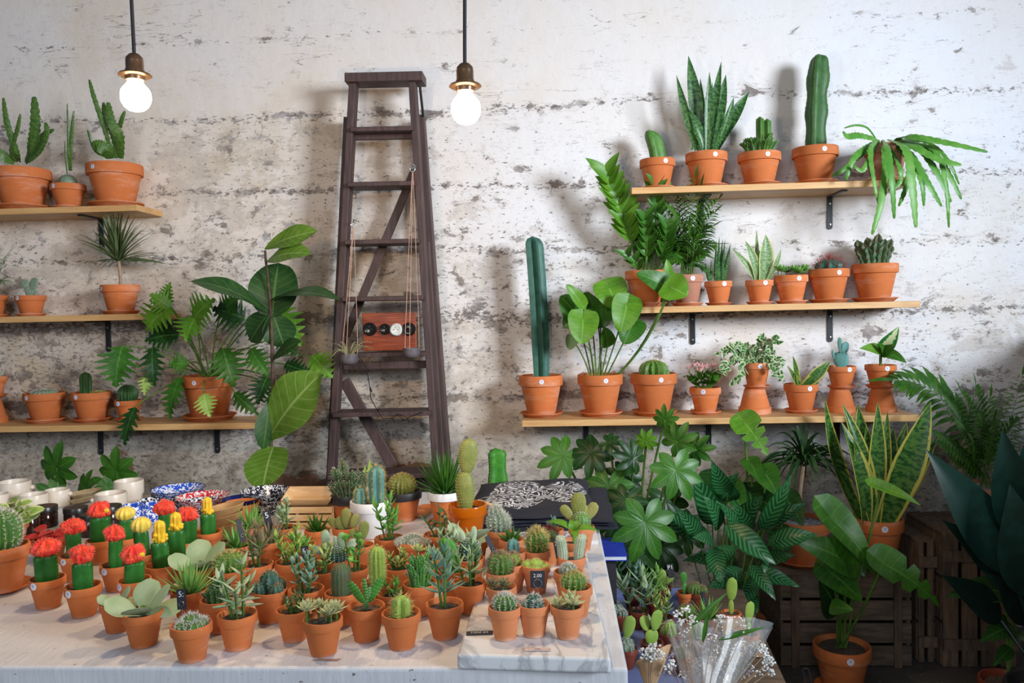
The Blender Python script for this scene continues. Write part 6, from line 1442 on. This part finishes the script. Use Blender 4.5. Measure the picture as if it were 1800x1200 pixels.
# palm at the far right
root, s, k = floorpot(1738, 925, 3.12, 92, 60, 'dark parlour palm in a gravel-topped pot on the upright crate', 'parlour palm', 'parlour_palm', z0=zr, soil=GRAVEL, m=OLDT)
for i, (tx, ty) in enumerate(((1575, 668), (1575, 690), (1660, 700), (1690, 690), (1715, 680), (1740, 700), (1770, 690), (1797, 660), (1650, 780), (1670, 800), (1790, 740), (1700, 760), (1760, 770), (1640, 760), (1720, 730), (1680, 740), (1745, 740))):
    if i == 1: continue
    mb = MB(); b = V((r.uniform(-.03, .03), r.uniform(-.02, .02), s)); big = i == 0
    frond(mb, b, rel(root, tx, ty, 3.06+r.uniform(-.08, .05)), V((0, 0, .12 if big else .03)), 14, (66 if big else 36)*k, (12 if big else 5)*k, r, .5); mb.build('frond', [G['fern'], G['stem']], root)
# cast-iron plant: big blackish leaves nearest the frame edge
root = empty('cast_iron_plant', (at(1855, 1000, 2.35).x, 2.35, .001), 'cast-iron plant with huge blackish blue-green leaves at the frame edge', 'cast-iron plant'); s = make_pot(root, .13, .22, BLACKP)
for (bx, by, tx, ty, w_, dy, f) in ((1780, 1010, 1628, 790, 84, .0, -.2), (1800, 960, 1762, 752, 70, -.05, -.6), (1805, 1050, 1775, 850, 80, -.08, -.3), (1790, 1040, 1655, 912, 60, .05, .1), (1760, 1090, 1655, 1010, 60, .1, .3), (1815, 900, 1830, 720, 60, 0, -.5), (1800, 1100, 1740, 930, 70, .08, 0)):
    b = rel(root, bx, by, 2.35+dy); mb = MB(); tube(mb, arc(V((0, 0, s)), b, V((0, 0, 0)), 6), .005, 6); mb.build('petiole', G['ink'], root)
    mb = MB(); leaf(mb, b, rel(root, tx, ty, 2.28+dy), w_*K(2.3), 'lance', V((f, -1, .35)), .06, .15, 16, 6); mb.build('leaf', G['ink'], root)
X = at(1772, 1190, 2.55).x; root = empty('potted_plant', (X, 2.55, .001), 'broad-leaved plant in a reddish pot at the bottom frame corner', 'potted plant'); s = make_pot(root, .085, .15, BROWNP)
for (bx, by, tx, ty, w_, m) in ((1770, 1040, 1664, 1048, 50, 'dark'), (1775, 1100, 1722, 1128, 34, 'dark'), (1780, 1115, 1812, 1130, 30, 'dark'), (1790, 1030, 1815, 1080, 40, 'dark'), (1775, 1140, 1745, 1170, 24, 'dark'), (1770, 1105, 1750, 1080, 24, 'dark')):
    b = rel(root, bx, by, 2.5); mb = MB(); tube(mb, arc(V((0, 0, s)), b, V((0, 0, 0)), 6), .004, 6); mb.build('petiole', G['stem'], root); mb = MB(); leaf(mb, b, rel(root, tx, ty, 2.44), w_*K(2.5), 'ovate', V((0, -.8, .8)), .1, .14, 14, 4); mb.build('leaf', G[m], root)

# ------------------------------------------------------------------ the low stand with plastic-potted plants
SZ = .44
PX1 = at(1385, 1205, 1.95).x; 
mb = MB(); vs = []
q = [atz(1070, 1260, SZ), atz(1400, 1240, SZ), atz(1305, 1035, SZ), atz(1058, 1030, SZ)]
for z in (SZ-.02, SZ): vs += [V((p.x, p.y, z)) for p in q]
low = empty('low_stand', (q[0].x, q[0].y, 0), 'low dark wooden stand crowded with plants in plastic pots beside the table', 'stand')
mb.add(vs, [(3, 2, 1, 0), (4, 5, 6, 7), (0, 1, 5, 4), (1, 2, 6, 5), (2, 3, 7, 6), (3, 0, 4, 7)]); o = mb.build('stand_top', CRATEW, smooth=False); o.parent = low; o.location = -V(low.location)
cq = sum(q, V((0, 0, 0)))/4
for p in q: mb = MB(); e = p.lerp(V((cq.x, cq.y, p.z)), .1); beam(mb, V((e.x, e.y, 0)), V((e.x, e.y, SZ-.02)), .04, .04); o = mb.build('leg', CRATEW, smooth=False); o.parent = low; o.location = -V(low.location)
TRAYP = glassm('bluish_clear_plastic', (.35, .42, .75), .15, .5)
def tray(x0, y0, x1, y1, lb):
    a = atz(x0, y1, SZ); b = atz(x1, y0, SZ); X0, X1 = a.x, at(x1, y1, a.y).x; mb = MB(); Y0, Y1 = a.y, b.y; t = .0015; h = .03; z = SZ+.0005
    box(mb, (X0, Y0, z), (X1, Y1, z+t))
    box(mb, (X0, Y0, z+t), (X1, Y0+t, z+h)); box(mb, (X0, Y1-t, z+t), (X1, Y1, z+h)); box(mb, (X0, Y0+t, z+t), (X0+t, Y1-t, z+h)); box(mb, (X1-t, Y0+t, z+t), (X1, Y1-t, z+h))
    o = mb.build('plastic_tray', TRAYP, smooth=False, loc=(X0, Y0, z)); tag(o, lb, 'tray', 'bluish plastic plant trays'); return z+t
tz_ = tray(1082, 1050, 1290, 1240, 'bluish plastic tray under the mixed cacti beside the table')
def tp(x, y, kind, W, H, lb, cat=CAC, m=BROWNP, D=.058, **kw):
    W, H = W*1.25, H*1.2
    root, s, k = tpot(x, y, lb, *cat, D=D, H=.05, base=tz_+.0005, m=m, fill=.84)
    if kind: kind(root, s, *([W*k, H*k] if kind not in (P_ball, P_col) else [W*k/2, H*k]), R_(int(x*3+y)), **kw)
    return root, s, k
tp(1112, 1040, P_stems, 62, 74, 'tall grey-green lance-leaved succulent nearest the table edge in the tray', SUC, k=4, mat='blue', ll=.36, lw=.2, pairs=5)
root, s, k = tp(1084, 1076, None, 0, 0, 'pair of woolly grey ball cacti close against the table corner'); P_ball(root, s, 13*k, 22*k, R_(1), 'grey', SPW, 12, .005, 6, xy=(-.004, .006)); P_ball(root, s, 9*k, 14*k, R_(2), 'grey', SPW, 10, .005, 6, xy=(.012, -.012))
root, s, k = tp(1101, 1138, None, 0, 0, 'spiny ball cactus topped by a tall yellow-green pad nearest the front'); P_cluster(root, s, 19*k, 26*k, R_(3), 5, 'grey', SPW, .006, 5, 9); P_pads(root, s+.012, 0, 60*k, R_(4), ((0, 0, 0, .3, .16), (0, .27, .22, .72, .38)), 'lime', SPY, .0006)
root, s, k = tp(1146, 1128, None, 0, 0, 'prickly pear with two wide yellow-green ears in the tray'); P_pads(root, s, 0, 66*k, R_(5), ((0, 0, 0, .45, .40), (-.12, .4, -.25, .42, .3), (.08, .4, .15, .62, .36)), 'lime', SPB, .0006)
tp(1122, 1072, P_stems, 60, 54, 'long-leaved light green succulent in the middle of the tray', SUC, k=3, mat='pale', ll=.7, lw=.2, pairs=4)
tp(1150, 1054, P_stems, 50, 50, 'bushy green succulent in the second tray row', SUC, k=5, mat='jade', ll=.4, lw=.28, pairs=4)
tp(1166, 1084, P_stems, 48, 44, 'feathery light green succulent behind the wide-eared prickly pear', SUC, k=5, mat='yell', ll=.34, lw=.3, pairs=5)
root, s, k = tp(1178, 1112, None, 0, 0, 'green spiny globe cactus in front of the feathery succulent'); P_cluster(root, s, 20*k, 28*k, R_(6), 4, 'lime', SPW, .005, 4, 10)
root, s, k = tp(1208, 1082, None, 0, 0, 'round ribbed cactus with a brown woolly crown in the tray'); P_ball(root, s, 15*k, 26*k, R_(7), 'green', SPB, 14, .005, 3)
root, s, k = tp(1226, 1118, None, 0, 0, 'pair of white woolly finger cacti in a brown plastic pot'); P_col(root, s, 6*k, 42*k, R_(8), 'bunny', SPW, 12, .003, 6, rows=16, xy=(-.004, .002), amp=.05); P_col(root, s, 6*k, 32*k, R_(9), 'bunny', SPW, 12, .003, 6, rows=14, xy=(.008, -.002), amp=.05)
mb = MB(); leaf(mb, V((-.01, -.01, s)), V((-.02, -.015, s+46*k)), 9*k, 'lance', V((-.5, -1, .2)), .06, .2); mb.build('leaf', G['jade'], root)
root, s, k = tp(1163, 1030, None, 0, 0, 'single yellow-tipped flat pad behind the bushy succulent'); P_pads(root, s, 0, 46*k, R_(10), ((0, 0, 0, .8, .42), (.1, .2, .8, .5, .3)), 'lime', SPB, .0006)
root, s, k = tp(1204, 1040, None, 0, 0, 'small forked green pad cactus in an orange-brown pot', m=TERRA, D=.05); P_pads(root, s, 0, 44*k, R_(11), ((0, 0, 0, .5, .24), (-.02, .45, -.1, .5, .3)), 'bright', SPW, .0006)
root, s, k = tp(1226, 1040, None, 0, 0, 'pair of brown-spined ball cacti at the back of the tray'); P_ball(root, s, 11*k, 22*k, R_(12), 'green', SPB, 12, .005, 4, xy=(-.008, 0)); P_ball(root, s, 10*k, 17*k, R_(13), 'green', SPB, 12, .005, 4, xy=(.010, -.004))
tp(1245, 1084, P_spiky, 50, 36, 'arching green spiky succulent behind the finger cacti', SUC, n=18, mat='jade', lw=.006)
root, s, k = tp(1200, 1150, None, 0, 0, 'spiky little cactus beside the white dried flowers'); P_cluster(root, s, 18*k, 22*k, R_(14), 3, 'grey', SPW, .009, 6, 9)
tp(1146, 1100, P_rosettes, 44, 24, 'low grey-green rosette squeezed between tray pots', SUC, mat='pale', D=.05)
ptag(1179, 1003, 2.36, 12, 24, 'P1', 'black tag with chalk letters standing behind the tray plants', rot=-.12, ts=.42)
ptag(1237, 1052, 2.28, 9, 24, '', 'blank black tag in the back row of the plastic tray', turn=.3, rot=-.08)
# the two pots wrapped in brown paper
def wrapped(x, y, lb, hpx, wpx, stamp=False):
    root, s, k = tpot(x, y, lb, *CAC, D=.054, H=.055, base=SZ+.0005, m=TERRA, fill=.9); h = .046
    mb = MB(); R = .032; vs = []
    for z in (.003, h):
        for (a, b) in ((-1, -.9), (1, -1), (1, .9), (-1, 1)): vs.append(V((a*R*(.9 if z < .01 else 1.0), b*R*(.9 if z < .01 else 1.0), z)))
    vs += [v*1.0-V((v.x*.05, v.y*.05, 0)) for v in vs]
    fs = [(0, 1, 5, 4), (1, 2, 6, 5), (2, 3, 7, 6), (3, 0, 4, 7), (9, 8, 12, 13), (10, 9, 13, 14), (11, 10, 14, 15), (8, 11, 15, 12), (4, 5, 13, 12), (5, 6, 14, 13), (6, 7, 15, 14), (7, 4, 12, 15)]
    mb.add(vs, fs); pp = mb.build('paper_wrap', KRAFT, root, smooth=False)
    if stamp:
        st = MB(); r2 = R_(5)
        for i in range(26): a = r2.uniform(0, 6.3); q = r2.uniform(0, .011); c = V((q*cos(a), -R*.97, .024+q*sin(a))); tube(st, [c, c+V((.003*cos(a), 0, .003*sin(a)))], .0007, 4)
        st.build('blue_stamp', flat('blue_ink', (.10, .10, .5), .6), pp)
    P_pads(root, s, 0, hpx*k, R_(int(x)), ((0, 0, .0, .42, .15), (.0, .38, .08, .64, .30)), 'lime', SPY, .0006)
wrapped(1285, 1076, 'slim yellow-green pad cactus wrapped in brown paper at the back', 66, 20)
wrapped(1316, 1112, 'yellow-green pad cactus wrapped in stamped brown paper', 62, 24, True)
# dried flower bouquets
def gyps(mb, c, R, n, r, s_=.0026):
    for _ in range(n): d = V((r.gauss(0, 1), r.gauss(0, 1), r.gauss(0, 1))).normalized()*R*r.random()**.4; p = c+d; lathe(mb, [(.0002, -s_), (s_*.85, -s_*.5), (s_, 0), (s_*.85, s_*.5), (.0002, s_)], 6, tuple(p))
def cone(mb, tip, top, R, n=28, wav=.0, sq=.6, cut=0, rng=random):
    ax = (top-tip).normalized(); s1, t1 = frame(ax); vs = []; fs = []; uv = []
    rows = 10
    for i in range(rows+1):
        t = .04+.96*i/rows; c = tip.lerp(top, t)
        for j in range(n):
            a = 2*PI*j/n; rr = R*t*(1+wav*sin(a*5+t*7)+wav*.6*sin(a*11+3*t)); L = cut*(cos(a))*t
            vs.append(c+s1*cos(a)*rr+t1*sin(a)*rr*sq+ax*L*(i/rows)**2); uv.append((t, j/n))
    for i in range(rows):
        for j in range(n): k_ = (j+1) % n; fs.append((i*n+j, i*n+k_, (i+1)*n+k_, (i+1)*n+j))
    mb.add(vs, fs, uv)
r = R_(95)
tip = at(1140, 1230, 1.62); top = at(1148, 1150, 1.66); root = empty('dried_flower_posy', tip, 'small white dried flowers in a brown paper cone beside the table corner', 'dried flowers')
mb = MB(); cone(mb, V((0, 0, 0)), top-tip, .036, sq=.7, cut=.025, wav=.03); o = mb.build('paper_cone', KRAFT, root); sm_ = o.modifiers.new('thick', 'SOLIDIFY'); sm_.thickness = .0012
mb = MB(); st = MB()
for (x, y) in ((1143, 1145), (1150, 1140), (1156, 1150), (1135, 1150), (1148, 1156)): p = rel(root, x, y, 1.64); gyps(mb, p, .014, 26, r, .0028); tube(st, [V((0, 0, .01)), p], .0008, 4)
mb.build('flower_heads', WFLOW, root, kind='stuff'); st.build('stems', G['tan'], root)
tip = at(1230, 1300, 1.55); top = at(1262, 1105, 1.68); root = empty('wrapped_bouquet', tip, 'dried white flower bouquet wrapped in clear cellophane at the bottom edge', 'dried flower bouquet')
mb = MB(); cone(mb, V((0, 0, 0)), top-tip, .105, 60, .07, .55, cut=.03); mb.build('cellophane', cellophane(), root)
fl = MB(); lv = MB(); st = MB(); dk = MB()
for i in range(52):
    x = r.uniform(1190, 1340); y = r.uniform(1085, 1200); p = rel(root, x, y, 1.64+r.uniform(-.03, .03)); gyps(fl, p, .013, 10, r, .0021); tube(st, arc(V((0, 0, .02)), p, V((r.uniform(-.01, .01), 0, 0)), 5), .0005, 4)
for (x, y) in ((1345, 1150), (1350, 1165), (1355, 1178), (1340, 1140), (1190, 1080), (1175, 1175), (1180, 1165), (1195, 1095), (1205, 1070), (1355, 1160)): p = rel(root, x, y, 1.62); gyps(fl, p, .010, 14, r, .0026); tube(st, arc(V((0, 0, .03)), p, V((0, 0, 0)), 5), .0007, 4)
for i in range(16): x = r.uniform(1160, 1330); y = r.uniform(1110, 1190); gyps(dk, rel(root, x, y, 1.65), .010, 14, r, .0022)
fl.build('flower_heads', WFLOW, root, kind='stuff'); dk.build('lavender_heads', flat('lavender', (.42, .36, .48), .8), root, kind='stuff')
for (bx, by, tx, ty, w_) in ((1262, 1125, 1345, 1102, 10), (1215, 1100, 1280, 1040, 11), (1235, 1130, 1245, 1070, 8)): leaf(lv, rel(root, bx, by, 1.62), rel(root, tx, ty, 1.62), w_*K(1.62), 'lance', V((0, -.8, .6)), .05, .2)
lv.build('green_leaves', G['mid'], root); st.build('stems', G['tan'], root)
# blue book on a small box behind the table corner
bz = at(1075, 985, 2.2).z
mb = MB(); x0 = at(1030, 985, 2.2).x; x1 = at(1103, 985, 2.2).x; box(mb, (x0, 2.22, SZ+.001), (x1-.03, 2.36, bz-.0015)); o = mb.build('cardboard_box', flat('dark_box', (.03, .025, .03), .7), smooth=False, loc=((x0+x1)/2, 2.3, SZ+.001)); tag(o, 'dark box under the blue book behind the table corner', 'box')
root = empty('blue_book', ((x0+x1)/2, 2.29, bz-.001), 'bright blue book with white pages sticking out beside the table corner', 'book'); hw_ = (x1-x0)/2
mb = MB(); box(mb, (-hw_, -.09, 0), (hw_, .09, .002)); box(mb, (-hw_, -.09, .012), (hw_, .09, .0145)); box(mb, (-hw_, .087, .002), (hw_, .09, .012)); o = mb.build('cover', flat('blue_cover', (.02, .05, .55), .5), root, smooth=False)
mb = MB(); box(mb, (-hw_+.003, -.088, .002), (hw_-.003, .087, .012)); mb.build('pages', WHITEP, root, smooth=False)
# tag with a clip on the floor stand at the very bottom
p = at(1412, 1185, 1.95); mb = MB(); pts = [V((0, 0, -.045)), V((-.004, 0, 0)), V((-.009, 0, .010)), V((-.003, 0, .016)), V((.006, 0, .014)), V((.008, 0, .008)), V((.014, 0, -.02)), V((.022, 0, -.045))]
tube(mb, pts, .0012, 6); box(mb, (-.03, -.004, -.08), (.03, .004, -.045)); box(mb, (-.05, -.002, -p.z+.001), (.05, .002, -.075)); o = mb.build('clip_board_sign', [SLATE]); o.location = p+V((.006, 0, 0)); tag(o, 'wire binder clip on a dark upright board at the bottom edge', 'clipboard')
